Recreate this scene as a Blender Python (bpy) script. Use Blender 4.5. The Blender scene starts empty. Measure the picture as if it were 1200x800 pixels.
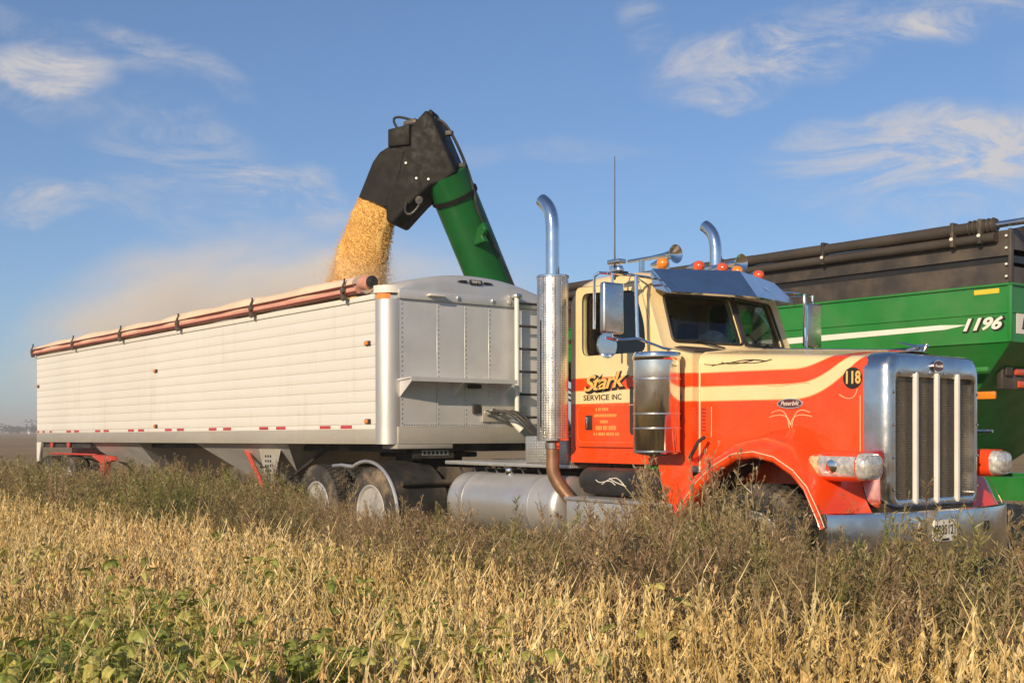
import bpy, bmesh, math, random
from mathutils import Vector, Matrix, noise
R = random.Random(11)
rad = math.radians
SC = bpy.context.scene
COL = SC.collection
C = 1.27                      # centre line of truck and trailer (y)

# ------------------------------------------------------------------ camera
cam = bpy.data.cameras.new('camera'); cam_o = bpy.data.objects.new('camera', cam); COL.objects.link(cam_o)
cam_o.location = (11.65, -7.19, 1.45); cam_o.rotation_euler = (rad(90), 0, rad(51.8))
cam.sensor_width = 36; cam.lens = 41.58; cam.shift_y = 0.0875; cam.clip_start = .05; cam.clip_end = 12000
SC.camera = cam_o
SC.render.resolution_x, SC.render.resolution_y = 1024, 682

# ------------------------------------------------------------------ sun + sky
SUN_EL = rad(22)
tosun = Vector((.42, -.907, 0)).normalized() * math.cos(SUN_EL) + Vector((0, 0, math.sin(SUN_EL)))
sl = bpy.data.lights.new('sun', 'SUN'); so = bpy.data.objects.new('sun', sl); COL.objects.link(so)
so.rotation_euler = tosun.to_track_quat('Z', 'Y').to_euler(); so.location = (20, -30, 30)
sl.energy = 4.9; sl.angle = rad(.6); sl.color = (1, .80, .55)

W = bpy.data.worlds.new('World'); SC.world = W; W.use_nodes = True
wt = W.node_tree; wt.nodes.clear()
def N(t, typ, **kw):
    n = t.nodes.new(typ)
    for k, v in kw.items(): setattr(n, k, v)
    return n
def LK(t, a, b): t.links.new(a, b)
def MA(t, op, a, b=None, clamp=False, c=None):
    n = t.nodes.new('ShaderNodeMath'); n.operation = op; n.use_clamp = clamp
    for i, v in enumerate((a, b, c)):
        if v is None: continue
        if isinstance(v, (int, float)): n.inputs[i].default_value = v
        else: t.links.new(v, n.inputs[i])
    return n.outputs[0]
def MIXC(t, f, a, b):
    n = t.nodes.new('ShaderNodeMix'); n.data_type = 'RGBA'
    for s, v in ((n.inputs[0], f), (n.inputs[6], a), (n.inputs[7], b)):
        if isinstance(v, (int, float)): s.default_value = v
        elif isinstance(v, (tuple, list)): s.default_value = (*v[:3], 1)
        else: t.links.new(v, s)
    return n.outputs[2]
sky = N(wt, 'ShaderNodeTexSky', sky_type='NISHITA', sun_disc=False)
sky.sun_elevation = SUN_EL; sky.sun_rotation = math.atan2(tosun.x, tosun.y)
sky.altitude = 250; sky.air_density = 1.0; sky.dust_density = .5; sky.ozone_density = 4.0
tc = N(wt, 'ShaderNodeTexCoord')
def VM(t, op, a, b=None):
    n = t.nodes.new('ShaderNodeVectorMath'); n.operation = op
    for i, v in enumerate((a, b)):
        if v is None: continue
        if isinstance(v, (tuple, list, Vector)): n.inputs[i].default_value = tuple(v)
        else: t.links.new(v, n.inputs[i])
    return n
# wispy cirrus: direction projected on a high flat layer, stretched noise, all over the sky
sep = N(wt, 'ShaderNodeSeparateXYZ'); LK(wt, tc.outputs['Generated'], sep.inputs[0])
zz = MA(wt, 'ADD', MA(wt, 'MAXIMUM', sep.outputs[2], 0.0), .12)
pl = N(wt, 'ShaderNodeCombineXYZ')
LK(wt, MA(wt, 'DIVIDE', sep.outputs[0], zz), pl.inputs[0]); LK(wt, MA(wt, 'DIVIDE', sep.outputs[1], zz), pl.inputs[1])
def noi(t, vec, scale, detail=5, rough=.55, dist=0.0):
    n = t.nodes.new('ShaderNodeTexNoise'); n.inputs['Scale'].default_value = scale
    n.inputs['Detail'].default_value = detail; n.inputs['Roughness'].default_value = rough; n.inputs['Distortion'].default_value = dist
    if vec is not None: t.links.new(vec, n.inputs['Vector'])
    return n.outputs['Fac']
def mapr(t, v, a, b, c=0, d=1, smooth=True):
    n = t.nodes.new('ShaderNodeMapRange'); n.interpolation_type = 'SMOOTHSTEP' if smooth else 'LINEAR'
    t.links.new(v, n.inputs[0])
    for i, q in enumerate((a, b, c, d)): n.inputs[i + 1].default_value = q
    return n.outputs[0]
mp = N(wt, 'ShaderNodeMapping'); mp.inputs['Rotation'].default_value = (0, 0, rad(38)); mp.inputs['Scale'].default_value = (1.0, .45, 1)
LK(wt, pl.outputs[0], mp.inputs[0])
big = noi(wt, mp.outputs[0], .55, 3, .5, .3)
fine = noi(wt, mp.outputs[0], 2.2, 8, .62, .9)
cir = MA(wt, 'MULTIPLY', mapr(wt, big, .50, .72), mapr(wt, fine, .40, .75))
cir = MA(wt, 'MULTIPLY', cir, .5)
# the single clouds that can be told apart in the photograph, as soft patches at their bearing
a0 = rad(38.2); FR = Vector((math.sin(a0), math.cos(a0), 0)); FF = Vector((-math.cos(a0), math.sin(a0), 0))
def bearing(px, py): return (FF + FR * ((px - 600) / 1386) + Vector((0, 0, 1)) * ((505 - py) / 1386)).normalized()
wmp = N(wt, 'ShaderNodeMapping'); wmp.inputs['Scale'].default_value = (1, 1, 3.2); LK(wt, tc.outputs['Generated'], wmp.inputs[0])
wob = noi(wt, wmp.outputs[0], 7.5, 10, .70, 1.3)
wob2 = N(wt, 'ShaderNodeTexNoise'); wob2.inputs['Scale'].default_value = 7; wob2.inputs['Detail'].default_value = 6; LK(wt, tc.outputs['Generated'], wob2.inputs['Vector'])
wv = VM(wt, 'SCALE', VM(wt, 'SUBTRACT', wob2.outputs['Color'], (.5, .5, .5)).outputs[0]); wv.inputs[3].default_value = .10
dirw = VM(wt, 'ADD', tc.outputs['Generated'], wv.outputs[0]).outputs[0]
wv2 = VM(wt, 'SCALE', wv.outputs[0]); wv2.inputs[3].default_value = .5
dirp = VM(wt, 'ADD', tc.outputs['Generated'], wv2.outputs[0]).outputs[0]
tot = cir
for (px, py, ru, rv, tilt, st, soft) in [
        (64, 80, 66, 32, 0, .95, .5), (30, 110, 70, 26, 8, .28, 1), (120, 50, 130, 22, 14, .24, 1), (205, 62, 60, 14, 12, .22, 1),
        (335, 232, 85, 20, 4, .42, 1), (215, 200, 95, 52, 25, .28, 1), (50, 232, 90, 16, 0, .38, 1), (20, 215, 50, 10, 0, .2, 1),
        (880, 78, 95, 32, -6, .52, 1), (755, 40, 40, 26, 38, .25, 1), (1010, 20, 130, 30, -8, .30, 1), (1130, 8, 80, 26, -4, .42, 1),
        (1085, 160, 150, 26, -4, .50, 1), (1190, 150, 70, 34, -8, .35, 1), (1040, 200, 130, 22, -2, .28, 1), (1120, 235, 120, 40, 0, .26, 1),
        (620, 178, 130, 14, 0, .12, 1), (855, 118, 60, 10, 3, .2, 1), (290, 268, 60, 18, 0, .12, 1)]:
    d = bearing(px, py); r0 = d.cross(Vector((0, 0, 1))).normalized(); u0 = r0.cross(d)
    tl = rad(tilt); ru_v = r0 * math.cos(tl) - u0 * math.sin(tl); rv_v = r0 * math.sin(tl) + u0 * math.cos(tl)
    k = 1 / 1386
    dsrc = dirw if soft > .9 else dirp
    du = VM(wt, 'DOT_PRODUCT', dsrc, ru_v / (ru * k)).outputs['Value']
    dv = VM(wt, 'DOT_PRODUCT', dsrc, rv_v / (rv * k)).outputs['Value']
    fr = VM(wt, 'DOT_PRODUCT', tc.outputs['Generated'], d).outputs['Value']
    r2 = MA(wt, 'ADD', MA(wt, 'MULTIPLY', du, du), MA(wt, 'MULTIPLY', dv, dv))
    m = mapr(wt, r2, 1.9 if soft > .9 else 1.25, 0.0 if soft > .9 else .1, 0, st)
    m = MA(wt, 'MULTIPLY', m, MA(wt, 'GREATER_THAN', fr, .5))
    if soft < .9: m = MA(wt, 'MULTIPLY', m, mapr(wt, wob, .30, .62, .40, 1.15))
    else: m = MA(wt, 'MULTIPLY', m, mapr(wt, wob, .36, .66, .06, 1.45))
    tot = MA(wt, 'ADD', tot, m)
tot = MA(wt, 'MINIMUM', tot, .9)
SKY_K = 1.0
gm = N(wt, 'ShaderNodeGamma'); gm.inputs[1].default_value = .82; LK(wt, sky.outputs[0], gm.inputs[0])
skyc = VM(wt, 'MULTIPLY', gm.outputs[0], (1.15, 1.30, 1.54)).outputs[0]
cloudc = VM(wt, 'MULTIPLY', (1, 1, 1), (6.3, 6.0, 6.0)).outputs[0]
bg = N(wt, 'ShaderNodeBackground'); bg.inputs['Strength'].default_value = .101
LK(wt, MIXC(wt, tot, skyc, cloudc), bg.inputs['Color'])
wo = N(wt, 'ShaderNodeOutputWorld'); LK(wt, bg.outputs[0], wo.inputs[0])
SC.view_settings.view_transform = 'Standard'; SC.view_settings.look = 'None'
SC.view_settings.gamma = 1; SC.view_settings.use_curve_mapping = False; SC.view_settings.exposure = 0.0
SC.cycles.max_bounces = 8; SC.cycles.transparent_max_bounces = 16; SC.cycles.volume_bounces = 1

# ------------------------------------------------------------------ materials
def mat(name, col, rough=.5, metal=0., var=.12, vscale=3., bump=0., bscale=60., spec=.5, coat=0., dirt=None, dirt_amt=.0, dscale=1.6, aniso=None, rvar=.1):
    m = bpy.data.materials.new(name); m.use_nodes = True; t = m.node_tree
    b = t.nodes['Principled BSDF']; tcn = N(t, 'ShaderNodeTexCoord'); v = tcn.outputs['Object']
    if aniso:
        mpn = N(t, 'ShaderNodeMapping'); mpn.inputs['Scale'].default_value = aniso; LK(t, v, mpn.inputs[0]); v = mpn.outputs[0]
    f = noi(t, v, vscale, 5, .6)
    lo = tuple(c * (1 - var) for c in col); hi = tuple(min(1, c * (1 + var)) for c in col)
    cc = MIXC(t, mapr(t, f, .3, .7), lo, hi)
    if dirt:
        dn = noi(t, v, dscale, 7, .68)
        cc = MIXC(t, MA(t, 'MULTIPLY', mapr(t, dn, .42, .74), dirt_amt), cc, dirt)
    LK(t, cc, b.inputs['Base Color'])
    b.inputs['Metallic'].default_value = metal; b.inputs['Specular IOR Level'].default_value = spec
    LK(t, mapr(t, noi(t, v, vscale * 2.7, 4), .3, .7, max(.02, rough - rvar), min(1, rough + rvar)), b.inputs['Roughness'])
    if coat: b.inputs['Coat Weight'].default_value = coat; b.inputs['Coat Roughness'].default_value = .08
    if bump:
        bn = N(t, 'ShaderNodeBump'); bn.inputs['Strength'].default_value = bump; bn.inputs['Distance'].default_value = .01
        LK(t, noi(t, v, bscale, 4), bn.inputs['Height']); LK(t, bn.outputs[0], b.inputs['Normal'])
    return m
M = {}
DUST = (.36, .27, .17)
M['chrome'] = mat('chrome', (.80, .80, .79), .10, 1, .05, 4, dirt=(.5, .43, .33), dirt_amt=.25, dscale=5, rvar=.05)
M['polished'] = mat('polished_aluminium', (.70, .70, .69), .24, 1, .08, 2.5, dirt=(.45, .39, .30), dirt_amt=.35, dscale=4)
M['alu'] = mat('dull_aluminium', (.58, .58, .57), .46, .75, .10, 1.4, dirt=(.42, .36, .28), dirt_amt=.4, dscale=2.2)
M['dome'] = mat('bare_dome_aluminium', (.62, .61, .59), .42, .45, .06, 1.1, dirt=(.40, .37, .33), dirt_amt=.3)
M['post'] = mat('satin_post_aluminium', (.60, .585, .55), .42, .68, .08, 1.2, dirt=(.42, .36, .28), dirt_amt=.35, aniso=(1, 1, .3))
M['alusheet'] = mat('aluminium_sheet', (.69, .675, .66), .50, .35, .06, 1.1, dirt=(.40, .37, .33), dirt_amt=.3, dscale=1.2)
M['steel'] = mat('painted_dark_steel', (.035, .033, .03), .6, .2, .3, 4, dirt=DUST, dirt_amt=.35)
M['black'] = mat('black_plastic', (.022, .022, .023), .45, 0, .2, 6, dirt=DUST, dirt_amt=.15)
M['rim'] = mat('satin_wheel_rim', (.66, .64, .60), .38, .45, .08, 5, dirt=DUST, dirt_amt=.45, dscale=6)
M['lamp'] = mat('pale_lamp_glass', (.62, .60, .55), .12, .35, .35, 26, coat=.7, dirt=(.30, .27, .22), dirt_amt=.5, dscale=22)
M['lamp_amber'] = mat('pale_amber_lamp_glass', (.72, .58, .30), .14, .1, .4, 24, coat=.7)
M['bezel'] = mat('dark_lamp_bezel', (.11, .055, .045), .25, .6)
M['rubber'] = mat('rubber', (.035, .033, .031), .85, 0, .25, 5, .3, 40, dirt=DUST, dirt_amt=.75, dscale=3)
M['rust'] = mat('heat_tinted_pipe', (.30, .17, .10), .5, .55, .3, 6, dirt=(.25, .14, .08), dirt_amt=.5)
M['sidewhite'] = mat('white_siding', (.715, .69, .635), .42, 0, .03, .7, dirt=(.55, .47, .36), dirt_amt=.20, dscale=1.3, aniso=(.25, 1, 1.2))
def streaks(m, amt=.22):
    t = m.node_tree; b = t.nodes['Principled BSDF']; src = b.inputs['Base Color'].links[0].from_socket
    ge = N(t, 'ShaderNodeNewGeometry'); mpn = N(t, 'ShaderNodeMapping'); mpn.inputs['Scale'].default_value = (5.5, 1, .35); LK(t, ge.outputs['Position'], mpn.inputs[0])
    f = noi(t, mpn.outputs[0], 1.0, 6, .7); f2 = noi(t, ge.outputs['Position'], .8, 4, .6)
    LK(t, MIXC(t, MA(t, 'MULTIPLY', MA(t, 'MULTIPLY', mapr(t, f, .50, .78), mapr(t, f2, .35, .65)), amt), src, (.40, .31, .21)), b.inputs['Base Color'])
    bn = N(t, 'ShaderNodeBump'); bn.inputs['Strength'].default_value = .35; bn.inputs['Distance'].default_value = .012; LK(t, noi(t, ge.outputs['Position'], 2.6, 3, .5), bn.inputs['Height']); LK(t, bn.outputs[0], b.inputs['Normal'])
M['whitepaint'] = mat('white_paint', (.76, .73, .66), .4, 0, .05, 3, dirt=DUST, dirt_amt=.2)
M['creampaint'] = mat('cream_paint', (.78, .61, .33), .3, 0, .04, 3)
M['railgrey'] = mat('rail_grey', (.50, .47, .41), .5, .35, .08, 1.2, dirt=(.36, .3, .22), dirt_amt=.45, aniso=(.3, 1, 1))
M['tarp'] = mat('cream_tarp', (.72, .56, .40), .7, 0, .10, 1.3, .35, 9)
M['tarp_pink'] = mat('pink_tarp_edge', (.62, .30, .22), .65, 0, .12, 2.3, .3, 14)
M['darkred'] = mat('dark_red_strap', (.16, .035, .025), .7)
M['red'] = mat('red_frame_paint', (.52, .055, .035), .5, 0, .15, 4, dirt=DUST, dirt_amt=.3)
M['tape_red'] = mat('red_reflector', (.50, .055, .06), .35)
M['amber'] = mat('amber_lens', (.80, .24, .02), .2, 0, .1, 20, coat=.5)
M['redlens'] = mat('red_lens', (.62, .09, .03), .2, 0, .1, 20, coat=.5)
M['green'] = mat('green_cart_paint', (.016, .20, .030), .40, 0, .12, 1.1, coat=.12, dirt=(.14, .22, .10), dirt_amt=.3, dscale=1.4)
M['augergreen'] = mat('green_auger_paint', (.008, .105, .024), .42, 0, .15, 2, spec=.3, dirt=(.03, .10, .03), dirt_amt=.4, dscale=2.5)
M['cartblack'] = mat('black_cart_extension', (.040, .034, .030), .5, 0, .15, 1.4, dirt=DUST, dirt_amt=.22)
M['spout'] = mat('black_spout_rubber', (.012, .011, .010), .6, 0, .2, 4, spec=.2, dirt=(.06, .05, .04), dirt_amt=.12, dscale=7)
M['darktarp'] = mat('brown_black_tarp', (.055, .044, .034), .7, 0, .2, 2.2, .5, 10)
M['decal_white'] = mat('white_decal', (.80, .76, .66), .4, 0, .03)
M['decal_black'] = mat('black_decal', (.018, .016, .014), .4)
M['gold'] = mat('gold_leaf_decal', (.80, .46, .13), .4, 0, .1, 30)
M['pin'] = mat('pinstripe', (.80, .62, .36), .4)
M['fadegold'] = mat('faded_gold_decal', (.80, .33, .08), .45, 0, .06, 30)
M['yellow'] = mat('yellow_sticker', (.80, .52, .04), .4)
M['emblem'] = mat('dark_red_emblem', (.10, .02, .02), .3, 0, .2, 20, coat=.5)
M['seat'] = mat('grey_seat_fabric', (.11, .09, .09), .9)
M['dash'] = mat('brown_dash', (.05, .035, .03), .7)
M['cap'] = mat('pale_cloth', (.55, .53, .47), .9, 0, .25, 14)
streaks(M['sidewhite'], .45); streaks(M['alusheet'], .5); streaks(M['railgrey'], .6)

def shader_glass(name, tint, refl=.12, rough=.02):
    m = bpy.data.materials.new(name); m.use_nodes = True; t = m.node_tree; t.nodes.clear()
    tr = N(t, 'ShaderNodeBsdfTransparent'); tr.inputs[0].default_value = (*tint, 1)
    gl = N(t, 'ShaderNodeBsdfGlossy'); gl.inputs['Roughness'].default_value = rough; gl.inputs[0].default_value = (.95, .95, .95, 1)
    fr = N(t, 'ShaderNodeFresnel'); fr.inputs[0].default_value = 1.5
    mx = N(t, 'ShaderNodeMixShader'); LK(t, MA(t, 'ADD', fr.outputs[0], refl, True), mx.inputs[0]); LK(t, tr.outputs[0], mx.inputs[1]); LK(t, gl.outputs[0], mx.inputs[2])
    o = N(t, 'ShaderNodeOutputMaterial'); LK(t, mx.outputs[0], o.inputs[0]); return m
M['glass'] = shader_glass('window_glass', (.62, .68, .66), .02)
M['lens'] = shader_glass('lamp_lens', (.86, .85, .82), .10)

def stripe_paint():
    m = mat('orange_and_cream_paint', (.5, .5, .5), .26, 0, .0, 3, coat=.25, rvar=.06)
    t = m.node_tree; b = t.nodes['Principled BSDF']; tcn = N(t, 'ShaderNodeTexCoord')
    s = N(t, 'ShaderNodeSeparateXYZ'); LK(t, tcn.outputs['Object'], s.inputs[0])
    q = MA(t, 'MAXIMUM', MA(t, 'SUBTRACT', s.outputs[0], 5.50), 0.0)
    z = MA(t, 'SUBTRACT', s.outputs[2], MA(t, 'MULTIPLY', MA(t, 'MULTIPLY', q, q), .9))
    g1 = MA(t, 'GREATER_THAN', z, 1.71); g2 = MA(t, 'GREATER_THAN', z, 1.835); g3 = MA(t, 'GREATER_THAN', z, 1.955)
    f = MA(t, 'ADD', MA(t, 'SUBTRACT', g1, g2), g3)
    line = None
    for zc in (1.71, 1.835, 1.955):
        l = MA(t, 'LESS_THAN', MA(t, 'ABSOLUTE', MA(t, 'SUBTRACT', z, zc)), .0045)
        line = l if line is None else MA(t, 'ADD', line, l)
    nz = noi(t, tcn.outputs['Object'], 2.2, 6, .65)
    org = MIXC(t, mapr(t, nz, .3, .7), (.80, .060, .006), (.86, .074, .008))
    crm = MIXC(t, mapr(t, nz, .3, .7), (.80, .61, .31), (.83, .66, .36))
    c = MIXC(t, f, org, crm); c = MIXC(t, line, c, (.62, .30, .10))
    dn = noi(t, tcn.outputs['Object'], 3.5, 8, .7)
    low = mapr(t, s.outputs[2], 1.5, .7)
    c = MIXC(t, MA(t, 'MULTIPLY', mapr(t, dn, .45, .75), MA(t, 'ADD', MA(t, 'MULTIPLY', low, .34), .10)), c, DUST)
    LK(t, c, b.inputs['Base Color']); return m
M['paint'] = stripe_paint()

def perforated(name, col, metal, scale, dark=.25):
    m = mat(name, col, .34, metal, .08, 3); t = m.node_tree; b = t.nodes['Principled BSDF']
    tcn = N(t, 'ShaderNodeTexCoord'); vo = N(t, 'ShaderNodeTexVoronoi'); vo.inputs['Scale'].default_value = scale; vo.inputs['Randomness'].default_value = .12
    LK(t, tcn.outputs['Object'], vo.inputs['Vector'])
    f = mapr(t, vo.outputs['Distance'], .30, .42)
    src = b.inputs['Base Color'].links[0].from_socket
    LK(t, MIXC(t, f, tuple(c * dark for c in col), src), b.inputs['Base Color'])
    bn = N(t, 'ShaderNodeBump'); bn.inputs['Strength'].default_value = .6; bn.inputs['Distance'].default_value = .006; LK(t, f, bn.inputs['Height']); LK(t, bn.outputs[0], b.inputs['Normal'])
    return m
M['perf'] = perforated('perforated_chrome', (.66, .63, .58), .85, 42, .45)
M['tread'] = perforated('tread_plate', (.55, .54, .50), .6, 38, .8)
M['mesh'] = perforated('grille_mesh', (.20, .17, .13), .6, 75, .15)

# ------------------------------------------------------------------ mesh helpers
class B:
    def __init__(s): s.bm = bmesh.new()
    def add(s, tmp):
        me = bpy.data.meshes.new('tmp'); tmp.to_mesh(me); tmp.free(); s.bm.from_mesh(me); bpy.data.meshes.remove(me); return s
    def box(s, a, b, bev=0., seg=2, mtx=None):
        t = bmesh.new(); bmesh.ops.create_cube(t, size=1)
        for v in t.verts: v.co = Vector([(a[i] + b[i]) / 2 + v.co[i] * (b[i] - a[i]) for i in range(3)])
        if bev: bmesh.ops.bevel(t, geom=t.edges[:], offset=bev, segments=seg, affect='EDGES', profile=.5)
        if mtx is not None: t.transform(mtx)
        return s.add(t)
    def prism(s, pts, axis, lo, hi, bev=0., seg=2):
        t = bmesh.new()
        def mk(p, h):
            return {'x': (h, p[0], p[1]), 'y': (p[0], h, p[1]), 'z': (p[0], p[1], h)}[axis]
        a = [t.verts.new(mk(p, lo)) for p in pts]; b = [t.verts.new(mk(p, hi)) for p in pts]; n = len(pts)
        t.faces.new(a); t.faces.new(b[::-1])
        for i in range(n): t.faces.new((a[i], b[i], b[(i + 1) % n], a[(i + 1) % n]))
        bmesh.ops.recalc_face_normals(t, faces=t.faces[:])
        if bev:
            bmesh.ops.bevel(t, geom=[e for e in t.edges if e.calc_face_angle(0) > .5], offset=bev, segments=seg, affect='EDGES', profile=.5)
        return s.add(t)
    def loft(s, rings, closed=True, cap0=False, cap1=False):
        t = bmesh.new(); vs = [[t.verts.new(p) for p in r] for r in rings]; n = len(rings[0])
        for i in range(len(rings) - 1):
            for j in range(n if closed else n - 1):
                k = (j + 1) % n
                t.faces.new((vs[i][j], vs[i][k], vs[i + 1][k], vs[i + 1][j]))
        if cap0: t.faces.new(vs[0][::-1])
        if cap1: t.faces.new(vs[-1])
        bmesh.ops.recalc_face_normals(t, faces=t.faces[:])
        return s.add(t)
    def tube(s, pts, r, seg=10, cap=True, hollow=False):
        pts = [Vector(p) for p in pts]; n = len(pts)
        rs = r if isinstance(r, (list, tuple)) else [r] * n
        d0 = (pts[1] - pts[0]).normalized(); ref = Vector((0, 0, 1)) if abs(d0.z) < .9 else Vector((1, 0, 0))
        u = d0.cross(ref).normalized(); rings = []
        for i, p in enumerate(pts):
            if i == 0: d = d0
            elif i == n - 1: d = (pts[i] - pts[i - 1]).normalized()
            else: d = ((pts[i + 1] - pts[i]).normalized() + (pts[i] - pts[i - 1]).normalized()).normalized()
            u = (u - d * u.dot(d)).normalized(); w = d.cross(u)
            rings.append([p + (u * math.cos(2 * math.pi * k / seg) + w * math.sin(2 * math.pi * k / seg)) * rs[i] for k in range(seg)])
        return s.loft(rings, True, cap, cap)
    def lathe(s, prof, origin, axis='z', seg=32, closed=False):
        o = Vector(origin); rings = []
        for (r, h) in prof:
            ring = []
            for k in range(seg):
                a = 2 * math.pi * k / seg; c, sn = math.cos(a) * r, math.sin(a) * r
                ring.append(o + Vector({'z': (c, sn, h), 'y': (c, h, sn), 'x': (h, c, sn)}[axis]))
            rings.append(ring)
        if closed: rings.append(rings[0])
        return s.loft(rings, True, not closed and prof[0][0] > 1e-4, not closed and prof[-1][0] > 1e-4)
    def mesh(s, name, smooth=40):
        bmesh.ops.remove_doubles(s.bm, verts=s.bm.verts[:], dist=1e-5)
        me = bpy.data.meshes.new(name); s.bm.to_mesh(me); s.bm.free()
        if smooth:
            me.polygons.foreach_set('use_smooth', [True] * len(me.polygons)); me.set_sharp_from_angle(angle=rad(smooth))
        return me
    def build(s, name, m, parent=None, smooth=40): return obj(name, s.mesh(name, smooth), m, parent)
def obj(name, me, m, parent=None, loc=None, rot=None):
    o = bpy.data.objects.new(name, me); COL.objects.link(o)
    if m is not None and me is not None:
        mm = M[m] if isinstance(m, str) else m
        if not me.materials: me.materials.append(mm)
    if loc is not None: o.location = loc
    if rot is not None: o.rotation_euler = rot
    if parent is not None:
        o.parent = parent
        if parent.type == 'EMPTY': o.matrix_parent_inverse = Matrix.Translation(-Vector(parent['o']))
    return o
def root(name, loc, label, cat, group=None):
    o = bpy.data.objects.new(name, None); COL.objects.link(o); o.location = loc; o['o'] = loc
    return tag(o, label, cat, group)
def tag(o, label=None, cat=None, group=None, kind=None):
    if label: o['label'] = label
    if cat: o['category'] = cat
    if group: o['group'] = group
    if kind: o['kind'] = kind
    return o
def eval_mesh(o):
    dg = bpy.context.evaluated_depsgraph_get(); me = bpy.data.meshes.new_from_object(o.evaluated_get(dg)); return me
FACE_NY = Matrix(((1, 0, 0, 0), (0, 0, -1, 0), (0, 1, 0, 0), (0, 0, 0, 1)))      # local x->+x, y->+z, z->-y
FACE_PX = Matrix(((0, 0, 1, 0), (1, 0, 0, 0), (0, 1, 0, 0), (0, 0, 0, 1)))       # local x->+y, y->+z, z->+x
def text(name, s, pos, face, size, m, parent, shear=0., bold=0., width=None, rot=0., ext=.001, space=1.):
    cu = bpy.data.curves.new(name, 'FONT'); cu.body = s; cu.size = size; cu.shear = shear; cu.offset = bold; cu.extrude = ext; cu.align_x = 'CENTER'; cu.align_y = 'CENTER'; cu.space_character = space; cu.resolution_u = 4
    to = bpy.data.objects.new(name, cu); COL.objects.link(to); bpy.context.view_layer.update(); me = eval_mesh(to); bpy.data.objects.remove(to); bpy.data.curves.remove(cu)
    sx = 1.
    if width:
        xs = [v.co.x for v in me.vertices]; sx = width / (max(xs) - min(xs))
    me.transform(Matrix.Translation(pos) @ face @ Matrix.Rotation(rot, 4, 'Z') @ Matrix.Diagonal((sx, 1, 1, 1)))
    return obj(name, me, m, parent)
def plate(name, outer, holes, thick, pos, face, m, parent, bev=.004):
    cu = bpy.data.curves.new(name, 'CURVE'); cu.dimensions = '2D'; cu.fill_mode = 'BOTH'; cu.extrude = thick / 2; cu.bevel_depth = bev; cu.bevel_resolution = 1
    for pts in [outer] + holes:
        sp = cu.splines.new('POLY'); sp.points.add(len(pts) - 1); sp.use_cyclic_u = True
        for p, q in zip(sp.points, pts): p.co = (q[0], q[1], 0, 1)
    to = bpy.data.objects.new(name, cu); COL.objects.link(to); bpy.context.view_layer.update(); me = eval_mesh(to); bpy.data.objects.remove(to); bpy.data.curves.remove(cu)
    me.transform(Matrix.Translation(pos) @ face); me.materials.clear()
    me.polygons.foreach_set('use_smooth', [True] * len(me.polygons)); me.set_sharp_from_angle(angle=rad(30))
    return obj(name, me, m, parent)
def rrect(x0, y0, x1, y1, r, n=5, cut=None):
    pts = []
    for cx, cy, a0 in ((x1 - r, y1 - r, 0), (x0 + r, y1 - r, 90), (x0 + r, y0 + r, 180), (x1 - r, y0 + r, 270)):
        for k in range(n + 1):
            a = rad(a0 + 90 * k / n); pts.append((cx + r * math.cos(a), cy + r * math.sin(a)))
    return pts
def rpoly(pts, r, n=4):
    out = []; L = len(pts)
    for i in range(L):
        p = Vector(pts[i]).to_2d(); a = Vector(pts[i - 1]).to_2d(); b = Vector(pts[(i + 1) % L]).to_2d()
        ua = (a - p).normalized(); ub = (b - p).normalized(); d = min(r, (a - p).length * .45, (b - p).length * .45)
        s, e = p + ua * d, p + ub * d
        for k in range(n + 1):
            t = k / n; q = s * (1 - t) ** 2 + p * 2 * t * (1 - t) + e * t * t; out.append((q.x, q.y))
    return out
def bez(p, n=10):
    p = [Vector(q) for q in p]; out = []
    for k in range(n + 1):
        t = k / n; q = p[:]
        while len(q) > 1: q = [q[i].lerp(q[i + 1], t) for i in range(len(q) - 1)]
        out.append(q[0])
    return out
def boolean(a, bs):
    for b in bs:
        md = a.modifiers.new('b', 'BOOLEAN'); md.operation = 'DIFFERENCE'; md.object = b; md.solver = 'EXACT'
    bpy.context.view_layer.update(); me = eval_mesh(a); a.modifiers.clear(); a.data = me
    for b in bs: bpy.data.objects.remove(b)
    return a
def sharp(o, ang=35):
    me = o.data; me.polygons.foreach_set('use_smooth', [True] * len(me.polygons)); me.set_sharp_from_angle(angle=rad(ang))

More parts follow.
